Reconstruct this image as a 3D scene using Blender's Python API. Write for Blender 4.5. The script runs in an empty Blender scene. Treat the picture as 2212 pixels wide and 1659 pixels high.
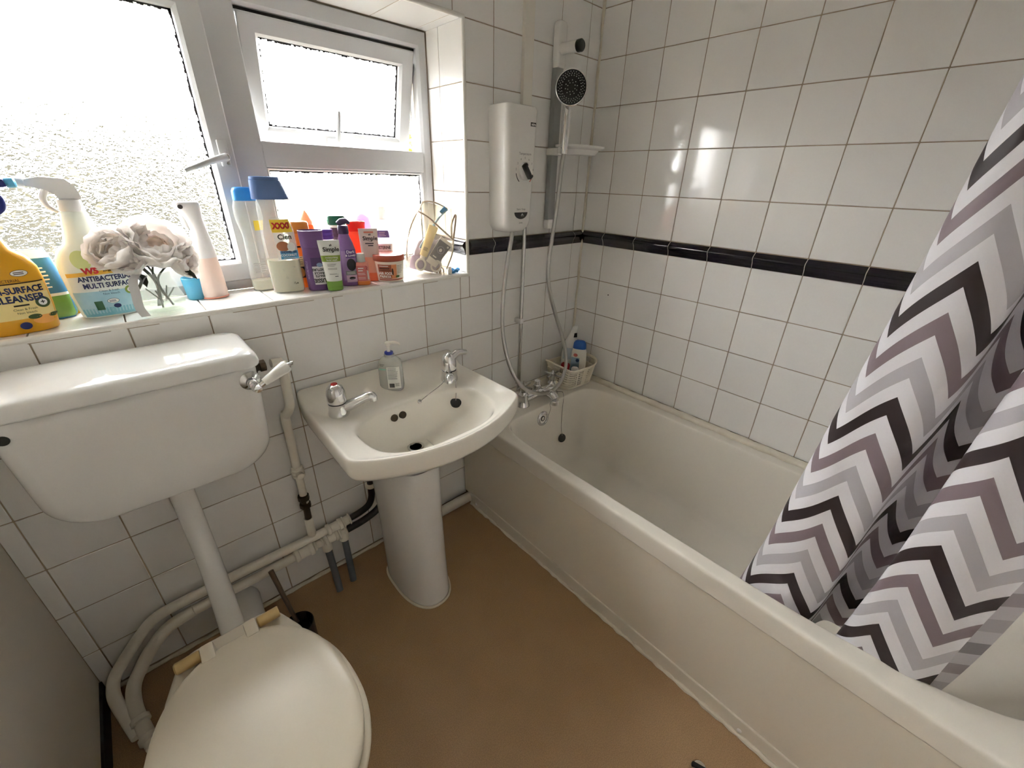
import bpy, bmesh, math, random
from math import pi, sin, cos, radians, atan2, sqrt
from mathutils import Vector, Matrix

random.seed(7)
scene = bpy.context.scene
COL = scene.collection

# ------------------------------------------------------------------ camera
cam_d = bpy.data.cameras.new('camera')
cam_d.sensor_width = 36.0
cam_d.lens = 893.709 / 2212 * 36.0
cam_d.clip_start = 0.02
cam = bpy.data.objects.new('camera', cam_d)
COL.objects.link(cam)
CAM = Vector((-1.5622, -1.2299, 1.3210))
cam.location = CAM
cam.rotation_euler = (1.11174, -0.02616, -0.74153)
scene.camera = cam

# ------------------------------------------------------------------ sky and sun
SKY = 17.0
world = bpy.data.worlds.new('sky')
scene.world = world
world.use_nodes = True
bg = world.node_tree.nodes['Background']
bg.inputs['Color'].default_value = (1.0, 0.995, 0.985, 1)
bg.inputs['Strength'].default_value = SKY
sun_d = bpy.data.lights.new('sun', 'SUN')
sun_d.energy = 14.0
sun_d.angle = radians(2)
sun_d.color = (1.0, 0.94, 0.84)
sun = bpy.data.objects.new('sun', sun_d)
COL.objects.link(sun)
sun.rotation_euler = (radians(42), 0, radians(-25))      # high, from behind the house

# ------------------------------------------------------------------ exposure
vs = scene.view_settings
vs.view_transform = 'Standard'
vs.look = 'None'
vs.gamma = 1.0
vs.use_curve_mapping = False
vs.exposure = 1.3
cy = scene.cycles
cy.max_bounces = 10
cy.diffuse_bounces = 6
cy.glossy_bounces = 4
cy.transmission_bounces = 8
cy.transparent_max_bounces = 20
cy.use_adaptive_sampling = True
cy.adaptive_threshold = 0.025
cy.use_denoising = True
cy.sample_clamp_indirect = 12.0

# ------------------------------------------------------------------ materials
MATS = {}


def pm(name, color, rough=0.4, metal=0.0, trans=0.0, ior=1.45, coat=0.0, var=0.0, varscale=30.0,
       bump=0.0, bumpscale=200.0, color2=None, sss=0.0, spec=0.5, tint_random=0.0, alpha=1.0, translucent=0.0):
    if name in MATS:
        return MATS[name]
    m = bpy.data.materials.new(name)
    m.use_nodes = True
    nt = m.node_tree
    b = nt.nodes['Principled BSDF']
    c = (color[0], color[1], color[2], 1)
    b.inputs['Base Color'].default_value = c
    b.inputs['Roughness'].default_value = rough
    b.inputs['Metallic'].default_value = metal
    b.inputs['Transmission Weight'].default_value = trans
    b.inputs['IOR'].default_value = ior
    b.inputs['Coat Weight'].default_value = coat
    b.inputs['Coat Roughness'].default_value = 0.05
    b.inputs['Specular IOR Level'].default_value = spec
    b.inputs['Alpha'].default_value = alpha
    if sss:
        b.inputs['Subsurface Weight'].default_value = sss
        b.inputs['Subsurface Radius'].default_value = (0.01, 0.008, 0.006)
    tc = nt.nodes.new('ShaderNodeTexCoord')
    src = None
    if var or color2:
        n = nt.nodes.new('ShaderNodeTexNoise')
        n.inputs['Scale'].default_value = varscale
        n.inputs['Detail'].default_value = 5.0
        nt.links.new(tc.outputs['Object'], n.inputs['Vector'])
        mx = nt.nodes.new('ShaderNodeMix')
        mx.data_type = 'RGBA'
        c2 = color2 if color2 else tuple(max(0, x * (1 - var)) for x in color)
        mx.inputs[6].default_value = c
        mx.inputs[7].default_value = (c2[0], c2[1], c2[2], 1)
        nt.links.new(n.outputs['Fac'], mx.inputs[0])
        src = mx.outputs[2]
    if tint_random:
        oi = nt.nodes.new('ShaderNodeObjectInfo')
        hv = nt.nodes.new('ShaderNodeHueSaturation')
        mp = nt.nodes.new('ShaderNodeMapRange')
        mp.inputs[3].default_value = 1 - tint_random
        mp.inputs[4].default_value = 1 + tint_random * 0.4
        nt.links.new(oi.outputs['Random'], mp.inputs[0])
        nt.links.new(mp.outputs[0], hv.inputs['Value'])
        if src:
            nt.links.new(src, hv.inputs['Color'])
        else:
            hv.inputs['Color'].default_value = c
        src = hv.outputs['Color']
    if src:
        nt.links.new(src, b.inputs['Base Color'])
    if bump:
        n2 = nt.nodes.new('ShaderNodeTexNoise')
        n2.inputs['Scale'].default_value = bumpscale
        n2.inputs['Detail'].default_value = 3.0
        nt.links.new(tc.outputs['Object'], n2.inputs['Vector'])
        bp = nt.nodes.new('ShaderNodeBump')
        bp.inputs['Strength'].default_value = bump
        bp.inputs['Distance'].default_value = 0.002
        nt.links.new(n2.outputs['Fac'], bp.inputs['Height'])
        nt.links.new(bp.outputs['Normal'], b.inputs['Normal'])
    if translucent:
        tr = nt.nodes.new('ShaderNodeBsdfTranslucent')
        tr.inputs['Color'].default_value = c
        if src:
            nt.links.new(src, tr.inputs['Color'])
        ms = nt.nodes.new('ShaderNodeMixShader')
        ms.inputs[0].default_value = translucent
        out = nt.nodes['Material Output']
        nt.links.new(b.outputs[0], ms.inputs[1])
        nt.links.new(tr.outputs[0], ms.inputs[2])
        nt.links.new(ms.outputs[0], out.inputs['Surface'])
    MATS[name] = m
    return m


def srgb(r, g, b):
    f = lambda v: ((v / 255 + 0.055) / 1.055) ** 2.4 if v > 10 else v / 255 / 12.92
    return (f(r), f(g), f(b))


def clear_plastic(name, tint=(1, 1, 1), mix=0.55, rough=0.08):
    """thin clear film or plastic: part passes straight through, part scatters and glints"""
    if name in MATS:
        return MATS[name]
    m = bpy.data.materials.new(name)
    m.use_nodes = True
    nt = m.node_tree
    b = nt.nodes['Principled BSDF']
    b.inputs['Base Color'].default_value = (tint[0], tint[1], tint[2], 1)
    b.inputs['Roughness'].default_value = rough
    tr = nt.nodes.new('ShaderNodeBsdfTransparent')
    tr.inputs['Color'].default_value = (tint[0], tint[1], tint[2], 1)
    ms = nt.nodes.new('ShaderNodeMixShader')
    ms.inputs[0].default_value = mix
    nt.links.new(b.outputs[0], ms.inputs[1])
    nt.links.new(tr.outputs[0], ms.inputs[2])
    nt.links.new(ms.outputs[0], nt.nodes['Material Output'].inputs['Surface'])
    MATS[name] = m
    return m


TILE = pm('glazed_tile', srgb(238, 237, 235), 0.09, tint_random=0.045, coat=0.2)
SILLTILE = pm('sill_tile', srgb(236, 235, 232), 0.1, tint_random=0.03)
GROUT = pm('grout', srgb(186, 172, 150), 0.9, color2=srgb(120, 102, 82), varscale=14)
DADO = pm('dado_glaze', (0.006, 0.004, 0.012), 0.08, coat=0.3)
SEAL = pm('white_sealant', srgb(228, 222, 208), 0.5, color2=srgb(200, 190, 170), varscale=25)
TRIMW = pm('white_tile_trim', srgb(232, 230, 224), 0.3)
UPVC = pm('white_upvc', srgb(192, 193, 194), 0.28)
GASKET = pm('black_gasket', (0.02, 0.02, 0.022), 0.6)
CERAMIC = pm('white_ceramic', srgb(222, 221, 218), 0.06, coat=0.3)
BASINC = pm('cream_ceramic', srgb(234, 230, 220), 0.07, coat=0.3)
BATHC = pm('cream_acrylic', srgb(228, 223, 212), 0.16)
PANELC = pm('bath_panel_plastic', srgb(222, 215, 200), 0.38, var=0.06, varscale=3)
CHROME = pm('chrome', (0.78, 0.78, 0.79), 0.07, metal=1.0)
CHROMED = pm('dull_chrome', (0.55, 0.54, 0.52), 0.22, metal=1.0)
HOSE = pm('hose_metal', (0.50, 0.49, 0.47), 0.30, metal=0.95)
WPLAST = pm('white_plastic', srgb(234, 233, 230), 0.25)
GPLAST = pm('grey_plastic', srgb(150, 152, 150), 0.35)
BLACK = pm('black_plastic', (0.008, 0.008, 0.009), 0.35)
RUBBER = pm('black_rubber', (0.012, 0.012, 0.012), 0.6)
PIPEW = pm('painted_pipe', srgb(240, 236, 226), 0.35, color2=srgb(222, 214, 198), varscale=18)
PIPEB = pm('black_lagging', (0.010, 0.008, 0.008), 0.5)
PIPEG = pm('grey_pipe', srgb(92, 96, 102), 0.5)
BRASSD = pm('tarnished_brass', srgb(74, 64, 48), 0.5, metal=0.5, bump=0.4, bumpscale=250)
FLOORM = pm('brown_vinyl', srgb(176, 146, 110), 0.5, color2=srgb(160, 130, 96), varscale=9, bump=0.12, bumpscale=420)
PAINT = pm('wall_paint', srgb(214, 207, 196), 0.85, var=0.05, varscale=3)
PAINTW = pm('front_wall_paint', srgb(240, 238, 233), 0.8)
CEILP = pm('ceiling_paint', srgb(244, 243, 240), 0.9)
DARKSK = pm('dark_skirting', (0.012, 0.011, 0.012), 0.6)


def floor_speckle():
    nt = FLOORM.node_tree
    b = nt.nodes['Principled BSDF']
    tc = nt.nodes.new('ShaderNodeTexCoord')
    n = nt.nodes.new('ShaderNodeTexNoise')
    n.inputs['Scale'].default_value = 420
    n.inputs['Detail'].default_value = 2
    r = nt.nodes.new('ShaderNodeValToRGB')
    r.color_ramp.elements[0].position = 0.40
    r.color_ramp.elements[0].color = (0.78, 0.78, 0.78, 1)
    r.color_ramp.elements[1].position = 0.62
    r.color_ramp.elements[1].color = (1.12, 1.12, 1.12, 1)
    mx = nt.nodes.new('ShaderNodeMix')
    mx.data_type = 'RGBA'
    mx.blend_type = 'MULTIPLY'
    mx.inputs[0].default_value = 0.8
    old = b.inputs['Base Color'].links[0].from_socket
    nt.links.new(tc.outputs['Object'], n.inputs['Vector'])
    nt.links.new(n.outputs['Fac'], r.inputs[0])
    nt.links.new(old, mx.inputs[6])
    nt.links.new(r.outputs[0], mx.inputs[7])
    nt.links.new(mx.outputs[2], b.inputs['Base Color'])


floor_speckle()


def obscured_glass():
    """patterned bathroom glass: part of the light goes straight through, the rest is bent by the moulded relief"""
    m = bpy.data.materials.new('patterned_glass')
    m.use_nodes = True
    nt = m.node_tree
    nt.nodes.remove(nt.nodes['Principled BSDF'])
    tc = nt.nodes.new('ShaderNodeTexCoord')
    mp = nt.nodes.new('ShaderNodeMapping')
    mp.inputs['Rotation'].default_value = (0, 0.5, 0)
    mp.inputs['Scale'].default_value = (1.0, 1.0, 1.5)
    n = nt.nodes.new('ShaderNodeTexNoise')
    n.inputs['Scale'].default_value = 95
    n.inputs['Detail'].default_value = 1.0
    n.inputs['Distortion'].default_value = 1.2
    bp = nt.nodes.new('ShaderNodeBump')
    bp.inputs['Strength'].default_value = 1.0
    bp.inputs['Distance'].default_value = 0.006
    gl = nt.nodes.new('ShaderNodeBsdfGlass')
    gl.inputs['IOR'].default_value = 1.45
    gl.inputs['Roughness'].default_value = 0.0
    tr = nt.nodes.new('ShaderNodeBsdfTransparent')
    ms = nt.nodes.new('ShaderNodeMixShader')
    ms.inputs[0].default_value = 0.42
    nt.links.new(tc.outputs['Object'], mp.inputs['Vector'])
    nt.links.new(mp.outputs[0], n.inputs['Vector'])
    nt.links.new(n.outputs['Fac'], bp.inputs['Height'])
    nt.links.new(bp.outputs['Normal'], gl.inputs['Normal'])
    nt.links.new(tr.outputs[0], ms.inputs[1])
    nt.links.new(gl.outputs[0], ms.inputs[2])
    nt.links.new(ms.outputs[0], nt.nodes['Material Output'].inputs['Surface'])
    return m


PATGLASS = obscured_glass()


# ------------------------------------------------------------------ mesh helpers
def mesh_obj(name, verts, faces, mat, parent=None, smooth=True, sharp=40, loc=None, rot=None):
    me = bpy.data.meshes.new(name)
    me.from_pydata([tuple(v) for v in verts], [], faces)
    bm = bmesh.new()
    bm.from_mesh(me)
    bmesh.ops.recalc_face_normals(bm, faces=bm.faces)
    bm.to_mesh(me)
    bm.free()
    return finish(name, me, mat, parent, smooth, sharp, loc, rot)


def finish(name, me, mat, parent=None, smooth=True, sharp=40, loc=None, rot=None):
    if smooth:
        for p in me.polygons:
            p.use_smooth = True
        if sharp and sharp < 180:
            me.set_sharp_from_angle(angle=radians(sharp))
    if mat:
        me.materials.append(mat)
    o = bpy.data.objects.new(name, me)
    COL.objects.link(o)
    if parent:
        o.parent = parent
    if loc:
        o.location = loc
    if rot:
        o.rotation_euler = rot
    return o


def tag(o, label=None, cat=None, group=None, kind=None):
    if label:
        o['label'] = label
    if cat:
        o['category'] = cat
    if group:
        o['group'] = group
    if kind:
        o['kind'] = kind
    return o


def thing(name, label, cat, loc=(0, 0, 0), rotz=0.0, group=None, rot=None):
    o = bpy.data.objects.new(name, None)
    o.empty_display_size = 0.05
    COL.objects.link(o)
    o.location = loc
    o.rotation_euler = rot if rot else (0, 0, rotz)
    return tag(o, label, cat, group)


class MB:
    """collects shapes into one mesh"""

    def __init__(self):
        self.v = []
        self.f = []

    def add(self, verts, faces, M=None):
        k = len(self.v)
        for p in verts:
            p = Vector(p)
            self.v.append(M @ p if M else p)
        for f in faces:
            self.f.append([i + k for i in f])
        return self

    def box(self, x0, x1, y0, y1, z0, z1, bev=0.0, seg=2, M=None):
        v, f = box_vf(x0, x1, y0, y1, z0, z1, bev, seg)
        return self.add(v, f, M)

    def tube(self, pts, r, seg=12, res=6, smooth=True, caps=True, M=None):
        v, f = tube_vf(pts, r, seg, res, smooth, caps)
        return self.add(v, f, M)

    def lathe(self, prof, seg=32, M=None):
        v, f = lathe_vf(prof, seg)
        return self.add(v, f, M)

    def loft(self, secs, n=40, M=None, cap=True):
        v, f = loft_vf(secs, n, cap)
        return self.add(v, f, M)

    def build(self, name, mat, parent=None, smooth=True, sharp=40, loc=None, rot=None):
        return mesh_obj(name, self.v, self.f, mat, parent, smooth, sharp, loc, rot)


def box_vf(x0, x1, y0, y1, z0, z1, bev=0.0, seg=2):
    bm = bmesh.new()
    bmesh.ops.create_cube(bm, size=1.0)
    for v in bm.verts:
        v.co = Vector(((x0 + x1) / 2 + v.co.x * (x1 - x0), (y0 + y1) / 2 + v.co.y * (y1 - y0), (z0 + z1) / 2 + v.co.z * (z1 - z0)))
    if bev > 0:
        bmesh.ops.bevel(bm, geom=list(bm.edges), offset=bev, segments=seg, profile=0.5, affect='EDGES', clamp_overlap=True)
    bm.verts.index_update()
    vs_ = [v.co.copy() for v in bm.verts]
    fs_ = [[v.index for v in f.verts] for f in bm.faces]
    bm.free()
    return vs_, fs_


def catmull(pts, res):
    pts = [Vector(p) for p in pts]
    if len(pts) < 3:
        return pts
    out = []
    P = [pts[0] * 2 - pts[1]] + pts + [pts[-1] * 2 - pts[-2]]
    for i in range(1, len(P) - 2):
        p0, p1, p2, p3 = P[i - 1], P[i], P[i + 1], P[i + 2]
        for k in range(res):
            t = k / res
            out.append(0.5 * ((2 * p1) + (p2 - p0) * t + (2 * p0 - 5 * p1 + 4 * p2 - p3) * t * t + (3 * p1 - p0 - 3 * p2 + p3) * t ** 3))
    out.append(pts[-1])
    return out


def tube_vf(pts, r, seg=12, res=6, smooth=True, caps=True):
    n0 = len(pts)
    P = catmull(pts, res) if smooth else [Vector(p) for p in pts]
    if isinstance(r, (list, tuple)):
        R = []
        for i in range(len(P)):
            t = i / (len(P) - 1) * (n0 - 1)
            k = min(int(t), n0 - 2)
            R.append(r[k] + (r[k + 1] - r[k]) * (t - k))
    else:
        R = [r] * len(P)
    verts, faces = [], []
    T = []
    for i in range(len(P)):
        a = P[max(i - 1, 0)]
        b = P[min(i + 1, len(P) - 1)]
        d = b - a
        T.append(d.normalized() if d.length > 1e-9 else Vector((0, 0, 1)))
    up = Vector((0, 0, 1)) if abs(T[0].z) < 0.9 else Vector((1, 0, 0))
    nrm = (up - T[0] * up.dot(T[0])).normalized()
    for i, p in enumerate(P):
        nrm = (nrm - T[i] * nrm.dot(T[i])).normalized()
        bi = T[i].cross(nrm)
        for k in range(seg):
            a = 2 * pi * k / seg
            verts.append(p + (nrm * cos(a) + bi * sin(a)) * R[i])
    for i in range(len(P) - 1):
        for k in range(seg):
            k2 = (k + 1) % seg
            faces.append([i * seg + k, i * seg + k2, (i + 1) * seg + k2, (i + 1) * seg + k])
    if caps:
        faces.append(list(range(seg))[::-1])
        faces.append([(len(P) - 1) * seg + k for k in range(seg)])
    return verts, faces


def lathe_vf(prof, seg=32):
    verts, faces = [], []
    for (r, z) in prof:
        for k in range(seg):
            a = 2 * pi * k / seg
            verts.append(Vector((max(r, 1e-5) * cos(a), max(r, 1e-5) * sin(a), z)))
    for i in range(len(prof) - 1):
        for k in range(seg):
            k2 = (k + 1) % seg
            faces.append([i * seg + k, i * seg + k2, (i + 1) * seg + k2, (i + 1) * seg + k])
    if prof[0][0] > 1e-4:
        faces.append(list(range(seg))[::-1])
    if prof[-1][0] > 1e-4:
        faces.append([(len(prof) - 1) * seg + k for k in range(seg)])
    return verts, faces


def sup(a, b, n, t):
    c, s = cos(t), sin(t)
    return (a * math.copysign(abs(c) ** (2 / n), c), b * math.copysign(abs(s) ** (2 / n), s))


def loft_vf(secs, n=40, cap=True):
    """secs: (z, a, b, exponent, cx, cy)"""
    verts, faces = [], []
    for s in secs:
        z, a, b = s[0], s[1], s[2]
        e = s[3] if len(s) > 3 else 2
        cx = s[4] if len(s) > 4 else 0
        cyy = s[5] if len(s) > 5 else 0
        for k in range(n):
            x, y = sup(a, b, e, 2 * pi * k / n)
            verts.append(Vector((cx + x, cyy + y, z)))
    for i in range(len(secs) - 1):
        for k in range(n):
            k2 = (k + 1) % n
            faces.append([i * n + k, i * n + k2, (i + 1) * n + k2, (i + 1) * n + k])
    if cap:
        faces.append(list(range(n))[::-1])
        faces.append([(len(secs) - 1) * n + k for k in range(n)])
    return verts, faces


def rings_obj(name, rings, mat, parent=None, close_start=False, close_end=True, sub=1, sharp=60, loc=None):
    n = len(rings[0])
    verts = [p for r in rings for p in r]
    faces = []
    for i in range(len(rings) - 1):
        for k in range(n):
            k2 = (k + 1) % n
            faces.append([i * n + k, i * n + k2, (i + 1) * n + k2, (i + 1) * n + k])
    def strip_cap(k0, flip):
        # close a ring with a ladder of quads
        out = [[0, 1, n - 1]] + [[i, i + 1, n - 1 - i, n - i] for i in range(1, n // 2 - 1)] + [[n // 2 - 1, n // 2, n // 2 + 1]]
        for q in out:
            q = [k0 + i for i in q]
            faces.append(q[::-1] if flip else q)
    even = n % 2 == 0 and sub
    if close_start:
        if even:
            strip_cap(0, True)
        else:
            faces.append(list(range(n))[::-1])
    if close_end:
        if even:
            strip_cap((len(rings) - 1) * n, False)
        else:
            faces.append([(len(rings) - 1) * n + k for k in range(n)])
    o = mesh_obj(name, verts, faces, mat, parent, True, 180 if sub else sharp, loc)
    if sub:
        md = o.modifiers.new('round', 'SUBSURF')
        md.levels = sub
        md.render_levels = sub
    return o


def Rz(a):
    return Matrix.Rotation(a, 4, 'Z')


def T(x, y, z):
    return Matrix.Translation((x, y, z))


def axis_M(p, d):
    """matrix that takes local z to direction d at p"""
    d = Vector(d).normalized()
    q = Vector((0, 0, 1)).rotation_difference(d)
    return Matrix.Translation(p) @ q.to_matrix().to_4x4()


def face_cam(x, y):
    return atan2(CAM.x - x, -(CAM.y - y))


# ------------------------------------------------------------------ room shell
P = 0.1525                       # tile pitch
D0 = 1.075                       # bottom of the dark dado course
DH = 0.051
D1 = D0 + DH
W2, W1 = 0.0671, 0.1197          # first joints from the corner
XL, YB, CZ = -1.932, -1.704, 2.32
OX0, OX1, OZ0, OZ1 = -1.86, -0.640, 1.002, D1 + 4 * P     # window opening
TF = 0.0016                      # how proud the tiles stand
WT = 0.33


def struct(name, mb, mat, label=None, parent=None, smooth=False):
    o = mb.build(name, mat, parent, smooth)
    if not parent:
        tag(o, label, kind='structure')
    return o


floor = struct('floor', MB().box(XL - .1, 0.15, YB - .1, 0.1, -0.06, 0.0), FLOORM, 'speckled brown vinyl floor')
ceiling = struct('ceiling', MB().box(XL - .1, 0.15, YB - .1, WT, CZ, CZ + .08), CEILP, 'plain white painted ceiling')
mb = MB()
mb.box(XL - .1, OX0, TF, WT, -0.06, CZ)
mb.box(OX1, 0.15, TF, WT, -0.06, CZ)
mb.box(OX0, OX1, TF, WT, -0.06, OZ0)
mb.box(OX0, OX1, TF, WT, OZ1, CZ)
wall_back = struct('wall_back', mb, GROUT, 'white tiled wall with the window in it')
wall_right = struct('wall_right', MB().box(TF, 0.15, YB - .1, TF, -0.06, CZ), GROUT, 'white tiled wall along the bath')
wall_left = struct('wall_left', MB().box(XL - .1, XL, YB - .1, TF, -0.06, CZ), PAINT, 'plain painted wall beside the toilet')
wall_front = struct('wall_front', MB().box(XL, TF, YB - .1, YB, -0.06, CZ), PAINTW, 'plain painted wall behind the camera')

TILE_MESH = {}


def tile_mesh(w, h, mat=TILE, th=0.006):
    key = (round(w, 4), round(h, 4), mat.name)
    if key not in TILE_MESH:
        v, f = box_vf(-w / 2, w / 2, 0, th, -h / 2, h / 2, 0.0011, 1)
        me = bpy.data.meshes.new('tile')
        me.from_pydata([tuple(q) for q in v], [], f)
        for p_ in me.polygons:
            p_.use_smooth = True
        me.set_sharp_from_angle(angle=radians(20))
        me.materials.append(mat)
        TILE_MESH[key] = me
    return TILE_MESH[key]


def put_tile(parent, w, h, loc, rot, mat=TILE, name='tile'):
    o = bpy.data.objects.new(name, tile_mesh(w, h, mat))
    COL.objects.link(o)
    o.parent = parent
    o.location = loc
    o.rotation_euler = rot
    return o


G = 0.0026      # joint width


def z_rows():
    rows = []
    z = D0
    while z > 0.02:
        rows.append((max(z - P, 0.012), z))
        z -= P
    z = D1
    while z < CZ - 0.02:
        rows.append((z, min(z + P, CZ)))
        z += P
    return rows


rng = random.Random(3)


def jit():
    return rng.uniform(-0.0004, 0.0004)


# wall with the window: columns run left from the corner
cols = [(-W2, 0.0)]
x = -W2
while x > XL + 0.01:
    cols.append((max(x - P, XL), x))
    x -= P
for (x0, x1) in cols:
    for (z0, z1) in z_rows():
        if x0 > -0.70 and z1 < 0.42:
            continue                                   # behind the bath
        pieces = [(x0, x1, z0, z1)]
        if x1 > OX0 and x0 < OX1 and z1 > OZ0 and z0 < OZ1:
            pieces = []
            if z0 < OZ0 - 0.01:
                pieces.append((x0, x1, z0, OZ0 - 0.0))
            if z1 > OZ1 + 0.01:
                pieces.append((x0, x1, OZ1 + 0.006, z1))
            if x1 > OX1 + 0.02 and x0 < OX1:
                pieces = [q for q in pieces if False]
                if z0 < OZ0 - 0.01:
                    # the corner tile is cut round the opening: two pieces
                    pieces.append((x0, OX1 + 0.004, z0, OZ0))
                    pieces.append((OX1 + 0.004, x1, z0, z1))
                else:
                    pieces.append((OX1 + 0.004, x1, z0, z1))
            if x0 < OX0 - 0.02:
                pieces.append((x0, OX0, z0, z1))
        for (a, b, c, d) in pieces:
            w, h = b - a - G, d - c - G
            if w < 0.008 or h < 0.008:
                continue
            put_tile(wall_back, w, h, ((a + b) / 2, 0, (c + d) / 2), (jit(), 0, jit()))
# wall along the bath
ycols = [(-W1, 0.0)]
y = -W1
while y > YB + 0.01:
    ycols.append((max(y - P, YB), y))
    y -= P
for (y0, y1) in ycols:
    for (z0, z1) in z_rows():
        if z1 < 0.47:
            continue
        w, h = y1 - y0 - G, z1 - z0 - G
        if w < 0.008 or h < 0.008:
            continue
        put_tile(wall_right, w, h, (0, (y0 + y1) / 2, (z0 + z1) / 2), (jit(), 0, -pi / 2 + jit()))


def dado_mesh(w):
    key = ('dado', round(w, 4))
    if key not in TILE_MESH:
        prof = [(0.006, 0), (-0.002, 0.0), (-0.004, .004), (-0.006, .012), (-0.009, .020), (-0.0135, .026), (-0.0155, .032),
                (-0.0135, .038), (-0.008, .043), (-0.003, .047), (-0.002, DH - .0015), (0.006, DH - .0015)]
        v, f = [], []
        for xx in (-w / 2, w / 2):
            for (yy, zz) in prof:
                v.append((xx, yy, zz))
        n = len(prof)
        for i in range(n):
            j = (i + 1) % n
            f.append([i, j, n + j, n + i])
        f.append(list(range(n))[::-1])
        f.append([n + i for i in range(n)])
        me = bpy.data.meshes.new('dado_tile')
        me.from_pydata(v, [], f)
        for p_ in me.polygons:
            p_.use_smooth = True
        me.set_sharp_from_angle(angle=radians(40))
        me.materials.append(DADO)
        TILE_MESH[key] = me
    return TILE_MESH[key]


def put_dado(parent, w, loc, rz):
    o = bpy.data.objects.new('dado_tile', dado_mesh(w))
    COL.objects.link(o)
    o.parent = parent
    o.location = loc
    o.rotation_euler = (0, 0, rz)


def put_dado_joint(parent, loc, rz):
    o = bpy.data.objects.new('dado_joint', DADO_JOINT)
    COL.objects.link(o)
    o.parent = parent
    o.location = loc
    o.rotation_euler = (0, 0, rz)


DADO_JOINT = dado_mesh(0.0026).copy()
DADO_JOINT.materials.clear()
DADO_JOINT.materials.append(SEAL)
for v_ in DADO_JOINT.vertices:
    v_.co.y += 0.0008
for (x0, x1) in cols[:5]:
    if x0 > OX1:
        put_dado_joint(wall_back, (x0, 0, D0), 0)
for (y0, y1) in ycols[:-1]:
    put_dado_joint(wall_right, (0, y0, D0), -pi / 2)
for (x0, x1) in cols:
    if x0 > OX1 - 0.1:
        a = max(x0, OX1 + 0.004)
        if x1 - a > 0.01:
            put_dado(wall_back, x1 - a - 0.0022, ((a + x1) / 2, 0, D0), 0)
if cols[-1][0] < OX0:
    put_dado(wall_back, OX0 - XL - 0.004, ((OX0 + XL) / 2, 0, D0), 0)
for (y0, y1) in ycols:
    put_dado(wall_right, y1 - y0 - 0.0022, (0, (y0 + y1) / 2, D0), -pi / 2)

# pale joint lines between dado pieces, corner bead, bath seals
corner = MB()
pts = []
for i in range(40):
    z = 0.44 + (CZ - 0.44) * i / 39
    pts.append((-0.004 + 0.0012 * sin(i * 2.1), -0.004 + 0.001 * cos(i * 1.7), z))
corner.tube(pts, [0.0055 + 0.0012 * sin(i * 1.3) for i in range(40)], 8, 2)
trim_1 = corner.build('trim_1', SEAL)
tag(trim_1, 'pale sealant bead up the tiled corner', kind='structure')

# ------------------------------------------------------------------ reveal, sill and their tiles
FY = 0.196                       # room face of the window frame
# thin grout beds lining the opening
sill = struct('windowsill', MB().box(OX0, OX1, 0.0, FY + 0.02, OZ0 - 0.004, OZ0 + 0.004), GROUT, 'white tiled window sill')
SZ = 1.012                       # top of the sill tiles
for (x0, x1) in cols:
    a, b = max(x0, OX0), min(x1, OX1)
    if b - a < 0.012:
        continue
    for (y0, y1) in ((0.006, 0.150), (0.150, FY)):
        put_tile(sill, b - a - G, y1 - y0 - G, ((a + b) / 2, (y0 + y1) / 2, SZ), (-pi / 2, 0, 0), SILLTILE)
# right reveal: tiles facing -x
rows = [(D1 + k * P, D1 + (k + 1) * P) for k in range(4)] + [(SZ, D0)]
for (z0, z1) in rows:
    for (y0, y1) in ((0.006, 0.128), (0.128, FY)):
        put_tile(wall_back, y1 - y0 - G, z1 - z0 - G, (OX1 - 0.004, (y0 + y1) / 2, (z0 + z1) / 2), (jit(), 0, -pi / 2 + jit()))
put_dado(wall_back, 0.120, (OX1 - 0.004, 0.066, D0), -pi / 2)
put_dado(wall_back, FY - 0.130, (OX1 - 0.004, (FY + 0.128) / 2, D0), -pi / 2)
# left reveal and head lining, tiled too
for (z0, z1) in rows + [(D0, D1)]:
    put_tile(wall_back, FY - 0.006 - G, z1 - z0 - G, (OX0 + 0.004, FY / 2, (z0 + z1) / 2), (0, 0, pi / 2))
for (x0, x1) in cols:
    a, b = max(x0, OX0), min(x1, OX1)
    if b - a < 0.012:
        continue
    put_tile(wall_back, b - a - G, FY - 0.006 - G, ((a + b) / 2, (FY + .006) / 2, OZ1 - 0.001), (pi / 2, 0, 0))
# rounded white edge trim round the opening
mb = MB()
mb.tube([(OX0 - .003, 0.003, SZ - .006), (OX1 + .003, 0.003, SZ - .006)], 0.0068, 12, smooth=False)
mb.box(OX0, OX1 + .004, -0.002, 0.006, OZ0 - .002, SZ - .006)
trim_2 = mb.build('trim_2', TRIMW)
tag(trim_2, 'rounded white edge trim along the sill front', kind='structure')
mb = MB()
mb.tube([(OX1 + .000, 0.003, SZ - .006), (OX1 + .000, 0.003, OZ1)], 0.0062, 12, smooth=False)
trim_3 = mb.build('trim_3', TRIMW)
tag(trim_3, 'rounded white edge trim up the window reveal', kind='structure')
mb = MB()
mb.tube([(OX0, 0.003, OZ1 + .001), (OX1 + .003, 0.003, OZ1 + .001)], 0.0062, 12, smooth=False)
mb.tube([(OX0, 0.003, SZ - .006), (OX0, 0.003, OZ1)], 0.0062, 12, smooth=False)
trim_4 = mb.build('trim_4', TRIMW)
tag(trim_4, 'rounded white edge trim across and down the window opening', kind='structure')

# ------------------------------------------------------------------ window
win = bpy.data.objects.new('window_1', None)
COL.objects.link(win)
tag(win, 'white plastic window with three patterned panes', kind='structure')


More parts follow.
